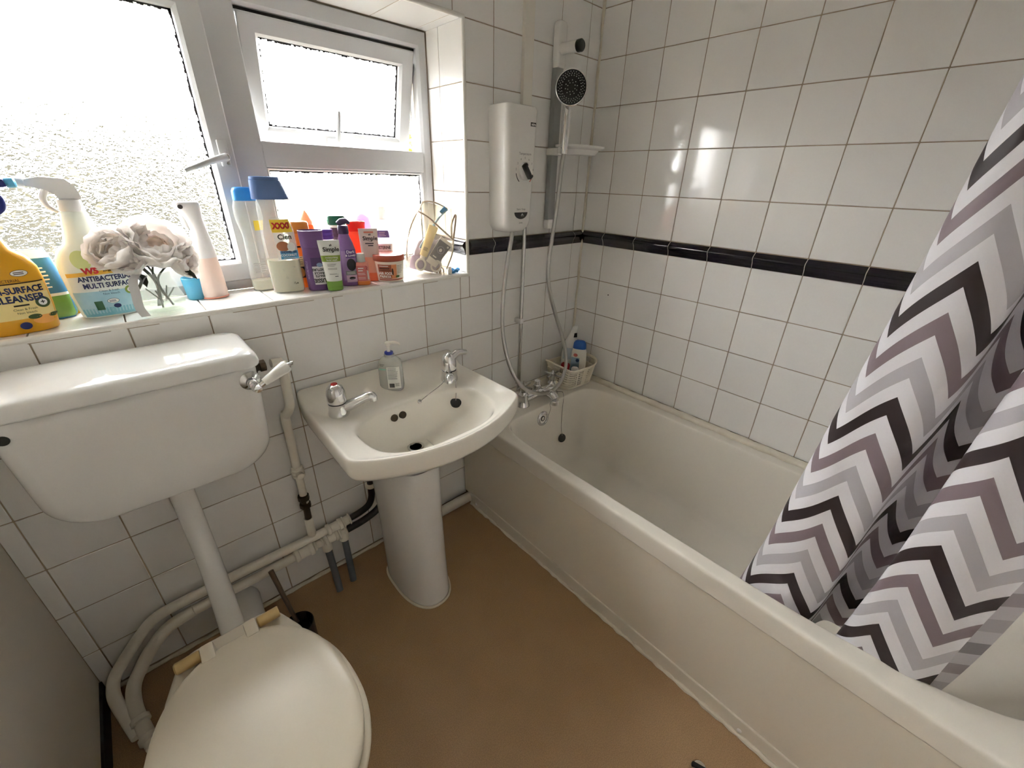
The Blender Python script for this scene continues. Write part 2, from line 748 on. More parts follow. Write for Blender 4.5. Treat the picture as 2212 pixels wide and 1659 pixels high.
def prism_frame(name, x0, x1, z0, z1, w, y0, y1, parent, mat=UPVC, wt=None, wb=None, chamfer=0.008, M=None):
    """mitred rectangular frame, inner room-side edge chamfered like a glazing bead"""
    wt = w if wt is None else wt
    wb = w if wb is None else wb
    outer = [(x0, z0), (x1, z0), (x1, z1), (x0, z1)]
    inner = [(x0 + w, z0 + wb), (x1 - w, z0 + wb), (x1 - w, z1 - wt), (x0 + w, z1 - wt)]
    cx0 = [(x0 + w - chamfer, z0 + wb - chamfer), (x1 - w + chamfer, z0 + wb - chamfer), (x1 - w + chamfer, z1 - wt + chamfer), (x0 + w - chamfer, z1 - wt + chamfer)]
    ch = 0.003
    rings = [
        [(a, y1, b) for a, b in outer],
        [(a, y0 + ch, b) for a, b in outer],
        [(a + (ch if i in (0, 3) else -ch), y0, b + (ch if i in (0, 1) else -ch)) for i, (a, b) in enumerate(outer)],
        [(a, y0, b) for a, b in cx0],
        [(a, y0 + chamfer, b) for a, b in inner],
        [(a, y1, b) for a, b in inner],
    ]
    v = [q for r in rings for q in r]
    f = []
    n = len(rings)
    for i in range(n):
        j = (i + 1) % n
        for k in range(4):
            k2 = (k + 1) % 4
            f.append([i * 4 + k, i * 4 + k2, j * 4 + k2, j * 4 + k])
    if M:
        v = [M @ Vector(q) for q in v]
    return mesh_obj(name, v, f, mat, parent, False)


FX0, FX1, FZ0, FZ1 = OX0 + 0.004, OX1 - 0.006, SZ, OZ1 - 0.004
MX0, MX1 = -1.262, -1.187          # mullion
TZ0, TZ1 = 1.334, 1.398            # transom
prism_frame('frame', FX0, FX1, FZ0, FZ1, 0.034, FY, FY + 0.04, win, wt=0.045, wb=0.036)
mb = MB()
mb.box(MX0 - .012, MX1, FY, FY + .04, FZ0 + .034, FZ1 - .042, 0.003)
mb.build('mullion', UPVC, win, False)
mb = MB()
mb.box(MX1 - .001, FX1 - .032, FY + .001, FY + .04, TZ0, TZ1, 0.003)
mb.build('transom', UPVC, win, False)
# side-hung sash of the big light, closed, standing a little proud
SX0, SX1, SZ0, SZ1 = FX0 + .02, MX0, FZ0 + .028, FZ1 - .028
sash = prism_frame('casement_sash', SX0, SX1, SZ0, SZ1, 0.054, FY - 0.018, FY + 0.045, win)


def pane(name, x0, x1, z0, z1, yc, parent, M=None):
    v, f = box_vf(x0, x1, yc - .0025, yc + .0025, z0, z1)
    if M:
        v = [M @ q for q in v]
    return mesh_obj(name, v, f, PATGLASS, parent, False)


def gasket(x0, x1, z0, z1, y, parent, M=None, jag=0):
    """dark rubber strip round the glass, its ragged inner edge imitating the frame refracted in the relief"""
    mb = MB()
    rg = random.Random(int(x0 * 1000) + jag)
    for (a, b, side) in ((x0, x1, 'b'), (x0, x1, 't'), (z0, z1, 'l'), (z0, z1, 'r')):
        n = int((b - a) / 0.006)
        for i in range(n):
            p0, p1 = a + (b - a) * i / n, a + (b - a) * (i + 1) / n
            w = 0.0022 + rg.random() * 0.0038
            if side == 'b':
                mb.box(p0, p1, y, y + .002, z0, z0 + w, M=M)
            elif side == 't':
                mb.box(p0, p1, y, y + .002, z1 - w, z1, M=M)
            elif side == 'l':
                mb.box(x0, x0 + w, y, y + .002, p0, p1, M=M)
            else:
                mb.box(x1 - w, x1, y, y + .002, p0, p1, M=M)
    return mb.build('gasket', GASKET, parent, False)


pane('pane', SX0 + .048, SX1 - .048, SZ0 + .048, SZ1 - .048, FY + .012, sash)
gasket(SX0 + .0545, SX1 - .0545, SZ0 + .0545, SZ1 - .0545, FY + .006, sash)
# casement handle: plate, boss and lever
hb = MB()
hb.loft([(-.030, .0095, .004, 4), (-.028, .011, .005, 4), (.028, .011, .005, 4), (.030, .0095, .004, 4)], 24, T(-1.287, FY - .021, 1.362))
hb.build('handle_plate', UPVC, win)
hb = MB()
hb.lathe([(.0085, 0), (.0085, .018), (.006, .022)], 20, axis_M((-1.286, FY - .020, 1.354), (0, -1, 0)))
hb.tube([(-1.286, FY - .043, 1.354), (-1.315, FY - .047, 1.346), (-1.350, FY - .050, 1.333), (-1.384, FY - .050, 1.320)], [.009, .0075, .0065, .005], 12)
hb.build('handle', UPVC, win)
hb = MB()
hb.lathe([(.0062, 0), (.0062, .003)], 16, axis_M((-1.286, FY - .042, 1.354), (0, -1, 0)))
hb.lathe([(.0035, 0), (.0035, .003)], 12, axis_M((-1.283, FY - .0245, 1.339), (0, -1, 0)))
hb.build('handle_screw', CHROMED, win)
# fixed lower light
LX0, LX1, LZ0, LZ1 = MX1, FX1 - .034, FZ0 + .036, TZ0
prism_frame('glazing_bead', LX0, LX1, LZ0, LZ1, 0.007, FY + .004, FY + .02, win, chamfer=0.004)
pane('pane', LX0 + .002, LX1 - .002, LZ0 + .002, LZ1 - .002, FY + .026, win)
gasket(LX0 + .007, LX1 - .007, LZ0 + .007, LZ1 - .007, FY + .021, win, jag=3)
# top-hung fanlight, pushed open
AX0, AX1, AZ0, AZ1 = MX1 + .004, FX1 - .041, TZ1 - .008, FZ1 - .052
OPEN = radians(15.5)
HM = Matrix.Translation((0, FY + .016, AZ1)) @ Matrix.Rotation(OPEN, 4, 'X') @ Matrix.Translation((0, -FY, -AZ1))
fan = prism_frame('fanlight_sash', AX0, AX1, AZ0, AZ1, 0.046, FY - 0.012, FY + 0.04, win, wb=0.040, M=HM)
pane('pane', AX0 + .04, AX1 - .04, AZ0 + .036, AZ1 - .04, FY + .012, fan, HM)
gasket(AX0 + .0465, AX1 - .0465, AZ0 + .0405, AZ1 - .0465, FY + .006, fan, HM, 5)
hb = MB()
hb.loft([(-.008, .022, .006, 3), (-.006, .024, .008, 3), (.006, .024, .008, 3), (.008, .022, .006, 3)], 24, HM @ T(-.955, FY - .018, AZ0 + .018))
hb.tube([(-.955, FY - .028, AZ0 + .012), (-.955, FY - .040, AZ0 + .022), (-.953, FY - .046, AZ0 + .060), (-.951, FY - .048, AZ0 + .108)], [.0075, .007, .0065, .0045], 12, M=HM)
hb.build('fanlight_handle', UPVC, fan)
hb = MB()
for sx in (AX0 - .002, AX1 + .004):
    hb.tube([(sx, FY + .03, AZ1 - .03), (sx, FY + .05, AZ1 - .13), (sx, FY + .055, AZ1 - .22)], .0035, 6)
hb.build('stay', CHROMED, win)
hb = MB()
hb.box(MX1 + .002, FX1 - .034, FY + .018, FY + .038, FZ1 - .055, FZ1 - .042)
hb.build('hinge_gap_shade', GASKET, win, False)  # solid black strip standing in for the shade in the gap

# ------------------------------------------------------------------ outside
GRASS = pm('garden_ground', srgb(84, 80, 58), 0.95, color2=srgb(60, 66, 40), varscale=2)
ground = struct('ground', MB().box(-40, 40, WT, 90, -0.40, -0.35), GRASS, 'garden ground outside the window')
LEAFM = pm('sunlit_leaf', srgb(168, 172, 62), 0.5, color2=srgb(116, 132, 44), varscale=3, translucent=0.35)
BARK = pm('bark', srgb(90, 72, 54), 0.9)


def leafy(name, label, cat, base, h, crown_c, crown_r, n, seed):
    rg = random.Random(seed)
    t = thing(name, label, cat, base)
    mb = MB()
    mb.tube([(0, 0, 0), (.05, .02, h * .3), (-.03, .03, h * .6), (0, 0, h)], [.09, .07, .05, .02], 8)
    for k in range(6):
        a = k * 1.1
        mb.tube([(0, 0, h * (.4 + .08 * k)), (.25 * cos(a), .25 * sin(a), h * (.5 + .08 * k)), (.5 * cos(a), .5 * sin(a), h * (.6 + .08 * k))], [.03, .02, .008], 6)
    mb.build('trunk', BARK, t)
    v, f = [], []
    for _ in range(n):
        d = Vector((rg.gauss(0, 1), rg.gauss(0, 1), rg.gauss(0, 1))).normalized() * rg.random() ** .4
        c = Vector((crown_c[0] + d.x * crown_r[0], crown_c[1] + d.y * crown_r[1], crown_c[2] + d.z * crown_r[2]))
        q = Matrix.Rotation(rg.random() * 6.28, 3, 'Z') @ Matrix.Rotation(rg.uniform(-1, 1), 3, 'X')
        s = rg.uniform(.035, .07)
        k = len(v)
        for (lx, ly, lz) in ((0, -s, 0), (s * .5, -s * .2, .01), (s * .35, s * .5, 0), (0, s, -.01), (-s * .35, s * .5, 0), (-s * .5, -s * .2, .01)):
            v.append(c + q @ Vector((lx, ly, lz)))
        f.append([k, k + 1, k + 2, k + 3, k + 4, k + 5])
    fo = mesh_obj('foliage', v, f, LEAFM, t, False)
    fo['kind'] = 'stuff'
    return t


HEDGEM = pm('dark_hedge_leaf', (0.020, 0.022, 0.010), 0.6, color2=(0.045, 0.036, 0.012), varscale=2.0)
hg = thing('added_hedge', 'dark hedge added outside to darken the patterned window pane', 'hedge', (-2.3, 2.2, -.35))  # hedge added to put dark flecks into the view through the glass
mb = MB()
mb.box(-1.75, 1.60, -.22, .25, 0.0, 1.86, .08)
mb.build('dense_core', pm('hedge_core', (0.010, 0.010, 0.006), .9), hg)
rgh = random.Random(9)
v, f = [], []
for _ in range(5200):
    xx, zz = rgh.uniform(-1.8, 1.62), rgh.uniform(0.3, 1.98)
    yy = -.24 + rgh.uniform(-.05, .06) if rgh.random() < .75 else rgh.uniform(-.2, .25)
    if yy > -.17:
        zz = rgh.uniform(1.84, 2.02)
    q = Matrix.Rotation(rgh.random() * 6.28, 3, 'Z') @ Matrix.Rotation(rgh.uniform(-1.2, 1.2), 3, 'X')
    s = rgh.uniform(.02, .045)
    k = len(v)
    for (lx, ly, lz) in ((0, -s, 0), (s * .5, 0, .004), (0, s, 0), (-s * .5, 0, .004)):
        v.append(Vector((xx, yy, zz)) + q @ Vector((lx, ly, lz)))
    f.append([k, k + 1, k + 2, k + 3])
ho_ = mesh_obj('foliage', v, f, HEDGEM, hg, False)
ho_['kind'] = 'stuff'
leafy('garden_tree', 'sunlit yellow green tree seen through the open fanlight gap', 'tree', (1.95, 4.6, -.35), 2.2, (0, 0, 1.75), (.75, .75, 1.0), 2600, 5)

mb = MB()
mb.lathe([(.0026, 0), (.0026, .0012), (0, .0012)], 10, axis_M((-.0002, -W1 - .058, D0 - P - .052), (-1, 0, 0)))
mb.build('screw_hole', BLACK, wall_right)

# ------------------------------------------------------------------ baseboard and floor-edge trims
bb = MB().box(XL, XL + .006, YB, -0.005, 0, 0.055).build('baseboard_left', DARKSK, None, False)
tag(bb, 'thin black skirting along the painted wall', kind='structure')
mb = MB()
pts = [(-0.70 - .62 * 2 * i / 40, -0.004 + .001 * sin(i * 3.1), 0.004) for i in range(41)]
mb.tube(pts, [0.007 + .0015 * sin(i * 1.9) for i in range(41)], 8, 1)
t5 = mb.build('trim_5', SEAL)
tag(t5, 'pale sealant line where tiles meet the floor', kind='structure')

# ------------------------------------------------------------------ bath
BX0, BX1, BY0, BY1, BZ = -0.700, -0.002, -0.002, -1.70, 0.455
bath = thing('bathtub', 'cream acrylic bathtub built in along the tiled wall', 'bathtub', (0, 0, 0))
NB = 144


def bath_inner(sc, z, dyh=0.0, dyf=0.0):
    """inner outline: squarish at the tap end, round at the foot end"""
    cx, cyy = -0.3655, -0.90
    out = []
    for k in range(NB):
        t = 2 * pi * k / NB
        c, s = cos(t), sin(t)
        if s >= 0:
            a, b, n = 0.2895 * sc, 0.705 + dyh, 9.0
        else:
            a, b, n = 0.2895 * sc, 0.755 + dyf, 3.6
        out.append(Vector((cx + a * math.copysign(abs(c) ** (2 / n), c), cyy + b * math.copysign(abs(s) ** (2 / n), s), z)))
    return out


def bath_outer(z, e=0.0):
    out = []
    cx, cyy = (BX0 + BX1) / 2, (BY0 + BY1) / 2
    a, b = (BX1 - BX0) / 2 - e, (BY0 - BY1) / 2 - e
    for k in range(NB):
        t = 2 * pi * k / NB
        n = 40.0
        c, s = cos(t), sin(t)
        out.append(Vector((cx + a * math.copysign(abs(c) ** (2 / n), c), cyy + b * math.copysign(abs(s) ** (2 / n), s), z)))
    return out


rings = [bath_outer(.388, 0.008), bath_outer(.388, 0.001), bath_outer(.390, 0), bath_outer(.400, 0), bath_outer(.440, 0), bath_outer(.449, .0008), bath_outer(.4535, .0040), bath_outer(BZ, .009), bath_outer(BZ, .016),
         bath_inner(1.015, BZ, .004, .004), bath_inner(1.005, BZ - .0008, .001, .001), bath_inner(.996, BZ - .005, -.001, -.002), bath_inner(.988, BZ - .014, -.004, -.008), bath_inner(.955, .38, -.013, -.03),
         bath_inner(.91, .25, -.03, -.09), bath_inner(.86, .15, -.05, -.16), bath_inner(.80, .115, -.08, -.20), bath_inner(.60, .108, -.16, -.28), bath_inner(.05, .104, -.66, -.70)]
rings_obj('tub', rings, BATHC, bath, sub=1)
mb = MB()
mb.box(-0.692, -0.686, BY1, -0.012, 0.045, 0.400, .001)
mb.build('side_panel', PANELC, bath, False)
mb = MB()
mb.box(-0.697, -0.685, BY1, -0.055, 0.002, 0.056, .0025)
mb.build('plinth', PANELC, bath, False)
for yy in (-0.10, -1.235):
    mb = MB()
    mb.lathe([(.006, 0), (.006, .002), (.0045, .0035), (0, .004)], 16, axis_M((-.697, yy, .018), (-1, 0, 0)))
    mb.build('screw_cap', WPLAST, bath)
# ragged sealant along plinth
mb = MB()
rg = random.Random(11)
pts, rr = [], []
for i in range(90):
    yy = -0.065 - 1.60 * i / 89
    pts.append((-0.7005 + rg.uniform(-.0015, .0015), yy, 0.003))
    rr.append(0.0048 + rg.uniform(-.002, .0035) + (0.004 if 66 < i < 72 else 0))
mb.tube(pts, rr, 8, 2)
mb.build('sealant', SEAL, bath)
mb = MB()
pts = [(-0.0195 + .0012 * sin(i * 1.7), -0.02 - 1.66 * i / 60, BZ + .004) for i in range(61)]
mb.tube(pts, [0.0155 + .0018 * sin(i * 2.3) for i in range(61)], 10, 1)
pts = [(-0.02 - .66 * i / 30, -0.013 + .0015 * sin(i * 1.9), BZ + .002) for i in range(31)]
mb.tube(pts, [0.0115 + .002 * sin(i * 2.7) for i in range(31)], 10, 1)
mb.build('wall_seal', SEAL, bath)
# overflow and plug
mb = MB()
OM = axis_M((-0.410, -0.203, .400), (0, -1, .10))
mb.lathe([(.034, -.004), (.034, .002), (.030, .007), (.023, .009), (.0205, .006), (.0205, -.003)], 32, OM)
mb.build('overflow', CHROME, bath)
mb = MB()
mb.lathe([(.0205, -.003), (.0, -.003)], 24, OM)
mb.lathe([(.012, -.003), (.012, .003), (.009, .004), (.009, -.002)], 20, OM)
mb.build('overflow_hole', BLACK, bath)
mb = MB()
PLUG = Vector((-0.296, -0.222, .262))
mb.tube([(-.262, -.150, BZ + .006), (-.258, -.178, BZ + .012), (-.272, -.197, BZ - .01), (-.287, -.208, .40), (-.294, -.216, .32), PLUG + Vector((0, -.006, .014))], .0016, 6)
mb.tube([(-.392, -.214, .40), (-.374, -.213, .438), (-.366, -.199, .455)], .0013, 6)
mb.build('plug_chain', CHROMED, bath)
mb = MB()
mb.lathe([(.0, -.007), (.015, -.007), (.0165, 0), (.020, .004), (.020, .009), (.010, .0105), (0, .0105)], 28, axis_M(PLUG, (-.25, -.9, .25)))
mb.build('plug', RUBBER, bath)

# bath mixer
mix = thing('bath_mixer_tap', 'chrome two handle mixer tap on the bath end', 'tap', (-0.372, -0.132, BZ))
mb = MB()
for sx in (-.090, .090):
    mb.lathe([(.030, 0), (.029, .004), (.024, .018), (.021, .034), (.021, .052), (.017, .056), (.015, .064)], 24, T(sx, 0, 0))
mb.tube([(-.09, 0, .026), (-.045, -.004, .030), (0, -.012, .038), (.045, -.004, .030), (.09, 0, .026)], [.019, .0185, .020, .0185, .019], 16)
mb.tube([(0, -.008, .038), (.004, -.045, .048), (.006, -.080, .046), (.006, -.094, .034)], [.020, .0185, .019, .020], 16)
mb.lathe([(.0205, 0), (.0205, .014), (.017, .018)], 20, axis_M((.006, -.094, .012), (0, 0, 1)))
mb.lathe([(.017, 0), (.017, .03), (.013, .034), (.013, .05)], 16, T(0, .006, .036))
mb.build('body', CHROME, mix)
for sx in (-.090, .090):
    mb = MB()
    mb.lathe([(.009, .062), (.0105, .07), (.0105, .084), (.013, .088), (.013, .098), (.006, .104), (.004, .112), (0, .114)], 16, T(sx, 0, 0))
    for k in range(4):
        a = k * pi / 2 + .12
        mb.tube([(sx + .009 * cos(a), .009 * sin(a), .092), (sx + .043 * cos(a), .043 * sin(a), .092)], .0042, 8, smooth=False)
    mb.build('cross_handle', CHROMED, mix)

# ------------------------------------------------------------------ electric shower
sh = thing('electric_shower', 'white electric shower box on the tiles with dial and button', 'shower', (-0.545, 0, 1.15))
SW, SHH, SD = 0.145, 0.388, 0.090


def shower_ring(z, e, x0=0.0, x1=SW, d=SD):
    """outline in plan with rounded front corners"""
    r = 0.018
    pts = [(x0 + e, 0), (x0 + e, -d + r + e)]
    for k in range(1, 6):
        a = pi + k * pi / 10
        pts.append((x0 + e + r + r * cos(a), -d + e + r + r * sin(a)))
    for k in range(0, 6):
        a = 1.5 * pi + k * pi / 10
        pts.append((x1 - e - r + r * cos(a), -d + e + r + r * sin(a)))
    pts.append((x1 - e, 0))
    return [Vector((a, b, z)) for a, b in pts]


rings = []
for (zf, e) in ((0, .030), (.006, .014), (.020, .004), (.04, 0), (SHH - .012, 0), (SHH - .003, .004), (SHH, .012)):
    xr = SW - .019 * (1 - zf / SHH)
    rings.append(shower_ring(zf, e, 0.0 + (0.004 * (1 - zf / SHH)), xr))
rings_obj('casing', rings, WPLAST, sh, close_start=True, sub=0, sharp=38)
mb = MB()
mb.box(0.105, 0.1285, -SD - .0012, -SD + .002, .330, .341)
mb.build('logo', BLACK, sh, False)
DX, DZ = .084, .197
mb = MB()
mb.lathe([(.0275, -.001), (.0275, .006), (.026, .008), (0, .008)], 40, axis_M((DX, -SD, DZ), (0, -1, 0)))
mb.build('dial_rim', WPLAST, sh)
mb = MB()
mb.box(-.009, .009, -.018, 0, -.026, .026, .004, 2, M=T(DX, -SD - .006, DZ) @ Matrix.Rotation(radians(-38), 4, 'Y'))
dk = mb.build('dial_knob', BLACK, sh)
mb = MB()
mb.box(.003, .0085, -.0005, 0, -.016, .018, 0, M=T(DX, -SD - .0243, DZ) @ Matrix.Rotation(radians(-38), 4, 'Y'))
mb.build('dial_pointer', WPLAST, sh)


def arc_band(cx, cz, r, a0, a1, w, y, n=14):
    v, f = [], []
    for i in range(n + 1):
        a = radians(a0 + (a1 - a0) * i / n)
        for rr_ in (r - w / 2, r + w / 2):
            v.append((cx + rr_ * cos(a), y, cz + rr_ * sin(a)))
    for i in range(n):
        f.append([2 * i, 2 * i + 1, 2 * i + 3, 2 * i + 2])
    return v, f


v, f = arc_band(DX, DZ, .040, 190, 232, .003, -SD - .0006)
mesh_obj('cold_mark', v, f, BLACK, sh, False)
v, f = arc_band(DX, DZ, .040, 308, 350, .003, -SD - .0006)
mesh_obj('hot_mark', v, f, pm('red_print', srgb(190, 50, 44), .5), sh, False)
# start button: half-moon
v, f = [], []
for i in range(21):
    a = pi + pi * i / 20
    v.append((.073 + .031 * cos(a), -SD - .0015, .068 + .022 * max(-1, sin(a)) * 1.0))
f.append(list(range(21)))
v2 = [(a, b + .004, c) for a, b, c in v]
v = v + v2
f.append([21 + k for k in range(21)])
for i in range(21):
    j = (i + 1) % 21
    f.append([i, j, 21 + j, 21 + i])
mesh_obj('start_button', v, f, BLACK, sh, False)
v, f = arc_band(.078, .058, .0045, -40, 220, .0014, -SD - .0022)
k0 = len(v)
v += [(.0773, -SD - .0022, .0575), (.0787, -SD - .0022, .0575), (.0787, -SD - .0022, .0645), (.0773, -SD - .0022, .0645)]
f.append([k0, k0 + 1, k0 + 2, k0 + 3])
mesh_obj('power_symbol', v, f, WPLAST, sh, False)


def text_vf(s, size, bold=0.0, align='CENTER'):
    cu = bpy.data.curves.new('text', 'FONT')
    cu.body = s
    cu.size = size
    cu.align_x = align
    cu.align_y = 'CENTER'
    cu.offset = bold
    cu.resolution_u = 3
    o = bpy.data.objects.new('text', cu)
    COL.objects.link(o)
    dg = bpy.context.evaluated_depsgraph_get()
    me = bpy.data.meshes.new_from_object(o.evaluated_get(dg))
    v = [Vector(p.co) for p in me.vertices]
    f = [list(p.vertices) for p in me.polygons]
    bpy.data.objects.remove(o)
    bpy.data.curves.remove(cu)
    bpy.data.meshes.remove(me)
    return v, f


def flat_text(s, size, x, y, z, mat, parent, bold=0.0, rot=0.0, name='lettering', squash=1.0):
    v, f = text_vf(s, size, bold)
    R = Matrix.Rotation(rot, 3, 'Y')
    vv = []
    for p in v:
        q = R @ Vector((p.x * squash, 0, p.y))
        vv.append((x + q.x, y, z + q.z))
    me = bpy.data.meshes.new(name)
    me.from_pydata(vv, [], f)
    return finish(name, me, mat, parent, False)


INK = pm('grey_ink', srgb(70, 70, 72), .6)
flat_text('Temperature', .0105, DX, -SD - .0006, DZ + .052, INK, sh)
for i in range(9):
    a = radians(200 - i * 27.5)
    flat_text(str(i + 1), .009, DX + .040 * cos(a), -SD - .0006, DZ + .040 * sin(a), INK, sh)
flat_text('Start / Stop', .009, .073, -SD - .0006, .078, INK, sh)
flat_text('mira', .011, .117, -SD - .0018, .3355, WPLAST, sh, .0004)
flat_text('Jump', .008, .074, -SD - .0006, .034, INK, sh)
# cable trunking, inlet pipe
mb = MB()
mb.box(-.407, -.366, -.016, 0, 1.535, CZ, .002)
tk = mb.build('cable_trunking', pm('trunking', srgb(226, 222, 212), .4), None, False)
tag(tk, 'flat white cable trunking above the electric shower', 'trunking')
rp = thing('riser_pipe', 'straight chrome water pipe from bath to shower box', 'pipe', (-.392, -.028, BZ))
mb = MB()
mb.tube([(0, 0, .004), (0, 0, 1.15 - BZ + .01)], .0085, 12, smooth=False)
mb.build('pipe', CHROMED, rp)
mb = MB()
mb.box(-.014, .006, -.012, .026, .325, .345, .003)
mb.build('pipe_clip', WPLAST, rp)

# riser rail with holder, tray and hand shower
rail = thing('shower_rail', 'grey and white shower riser rail with soap tray', 'shower rail', (-.242, 0, 1.148))
mb = MB()
mb.box(-.019, .019, -.026, -.001, 0.03, .60, .006)
mb.build('bar', GPLAST, rail)
for (z0, z1) in ((0, .036), (.525, .655)):
    mb = MB()
    mb.loft([(z0, .019, .013, 5, 0, -.016), (z0 + .003, .021, .0155, 5, 0, -.016), (z1 - .012, .021, .0155, 5, 0, -.016), (z1 - .003, .017, .014, 5, 0, -.015), (z1, .012, .010, 5, 0, -.013)], 28)
    mb.build('bracket', WPLAST, rail)
mb = MB()
mb.tube([(0, -.02, .578), (0, -.05, .578), (.001, -.098, .576)], [.019, .0165, .0175], 18, smooth=False)
mb.build('holder_arm', WPLAST, rail)
mb = MB()
mb.lathe([(.0178, 0), (.0178, .014), (.014, .018), (0, .018)], 20, axis_M((.001, -.098, .576), (0, -1, 0)))
mb.build('holder_cap', BLACK, rail)
mb = MB()
mb.box(-.026, .030, -.060, -.001, .258, .282, .005)
mb.lathe([(.013, .258), (.017, .262), (.017, .280), (.0125, .283), (.0125, .26)], 20, T(-.030, -.085, 0))
mb.tube([(0, -.05, .27), (-.03, -.08, .27)], .011, 10, smooth=False)
mb.build('slider', WPLAST, rail)
mb = MB()
ts = [(.282, .085, .048, 3, .078, -.080), (.279, .092, .053, 3, .078, -.080), (.285, .106, .062, 3, .078, -.080), (.292, .107, .063, 3, .078, -.080),
      (.2925, .102, .058, 3, .078, -.080), (.286, .094, .050, 3, .078, -.080)]
mb.loft(ts[1:], 48)
mb.loft([(.262, .060, .038, 3, .088, -.080), (.281, .078, .046, 3, .086, -.080)], 40)
mb.build('soap_tray', WPLAST, rail)
hs = thing('hand_shower', 'chrome hand shower with round black spray face', 'shower head', (-.278, -.100, 1.42))
hd = (CAM - Vector((-.266, -.1, 1.60)))
hd.z = 0.03
hd.normalize()
HMx = axis_M(Vector((.010, -.004, .182)) + hd * .020, hd)
mb = MB()
mb.tube([(0, 0, -.012), (.001, .001, .05), (.003, .003, .100), (.006, .006, .136)], [.0125, .0145, .015, .013], 16)
mb.lathe([(.012, -.022), (.030, -.018), (.046, -.010), (.052, -.002), (.053, .003), (.0505, .005)], 40, HMx)
mb.build('handle', CHROME, hs)
mb = MB()
mb.lathe([(.0505, .003), (.0495, .0065), (.030, .0075), (0, .008)], 40, HMx)
mb.build('spray_face', BLACK, hs)
mb = MB()
for (rr_, nn) in ((.044, 30), (.0385, 30), (.033, 24), (.020, 10), (.013, 8)):
    for k in range(nn):
        a = 2 * pi * (k + (.5 if rr_ in (.0385, .013) else 0)) / nn
        mb.lathe([(.0014, 0), (.0012, .0012), (0, .0014)], 6, HMx @ T(rr_ * cos(a), rr_ * sin(a), .0072))
nz = mb.build('spray_nozzle', pm('nozzle_grey', srgb(190, 190, 190), .5), hs)
nz['kind'] = 'stuff'
ho = MB()
hose_pts = [(-.474, -.048, 1.152), (-0.477, -0.050, 1.131), (-0.502, -0.055, 1.030), (-0.526, -0.065, 0.922), (-0.542, -0.080, 0.819), (-0.548, -0.105, 0.732), (-0.543, -0.135, 0.652), (-0.526, -0.165, 0.595), (-0.494, -0.190, 0.557), (-0.437, -0.200, 0.529), (-0.360, -0.195, 0.513), (-0.285, -0.180, 0.526), (-0.231, -0.160, 0.579), (-0.226, -0.145, 0.651), (-0.243, -0.130, 0.726), (-0.269, -0.120, 0.795), (-0.305, -0.110, 0.894), (-0.324, -0.105, 0.974), (-0.320, -0.100, 1.044), (-0.307, -0.100, 1.147), (-0.293, -0.100, 1.260), (-0.285, -0.100, 1.367), (-.278, -.100, 1.41)]
ho.tube(hose_pts, .0078, 10, 8)
hose = ho.build('shower_hose', HOSE, None)
tag(hose, 'flexible silver shower hose hanging in a long loop', 'hose')

# ------------------------------------------------------------------ basin and pedestal
BCX = -1.016
basin = thing('wash_basin', 'cream ceramic wash basin fixed to the tiled wall', 'basin', (BCX, 0, 0.50))
NS = 168
CYB = -0.24


def basin_outer(sc, dz):
    out = []
    for k in range(NS):
        t = 2 * pi * k / NS
        c, s = cos(t), sin(t)
        # ray from the centre to the outline
        best = None
        lo, hi = 0.0, 0.6

        def inside(r):
            xx, yy = c * r, CYB + s * r
            if yy > -0.003:
                return False
            hw = 0.274 + 0.008 * min(1, -yy / .38)
            if abs(xx) > hw:
                return False
            fy = -0.385 - 0.098 * (1 - (abs(xx) / .285) ** 2.1)
            if yy < fy:
                return False
            # soften corners
            if yy < -0.33:
                e = ((abs(xx) / hw) ** 26 + (max(0, (-.30 - yy)) / max(1e-6, (-.30 - fy))) ** 14)
                if e > 1:
                    return False
            return True
        for _ in range(26):
            m_ = (lo + hi) / 2
            if inside(m_):
                lo = m_
            else:
                hi = m_
        r = lo * sc
        xx, yy = c * r, CYB + s * r
        up = 0.040 * max(0, min(1, (yy + 0.075) / 0.06))
        out.append(Vector((xx, yy, 0.206 + up + dz)))
    return out


def basin_bowl(sc, z, dx=0, dy=0):
    out = []
    for k in range(NS):
        t = 2 * pi * k / NS
        c, s = cos(t), sin(t)
        n = 2.9 if s < 0 else 2.5
        a = 0.205 * sc
        b = (0.166 if s < 0 else 0.092) * sc
        out.append(Vector((dx + a * math.copysign(abs(c) ** (2 / n), c), -0.268 + dy + b * math.copysign(abs(s) ** (2 / n), s), z)))
    return out


def blend(A, B, t, z=None):
    o = []
    for p_, q_ in zip(A, B):
        r = p_.lerp(q_, t)
        if z is not None:
            r.z = z
        o.append(r)
    return o


OT = basin_outer(1.0, 0)
BW = basin_bowl(1.0, .190)


def zfix(R, z):
    return [Vector((p_.x, p_.y, z)) for p_ in R]


def under(sc, drop, fl):
    R = basin_outer(sc, 0)
    o = []
    for p_ in R:
        z = min(p_.z, .206) - drop
        o.append(Vector((p_.x, p_.y + fl, z)))
    return o


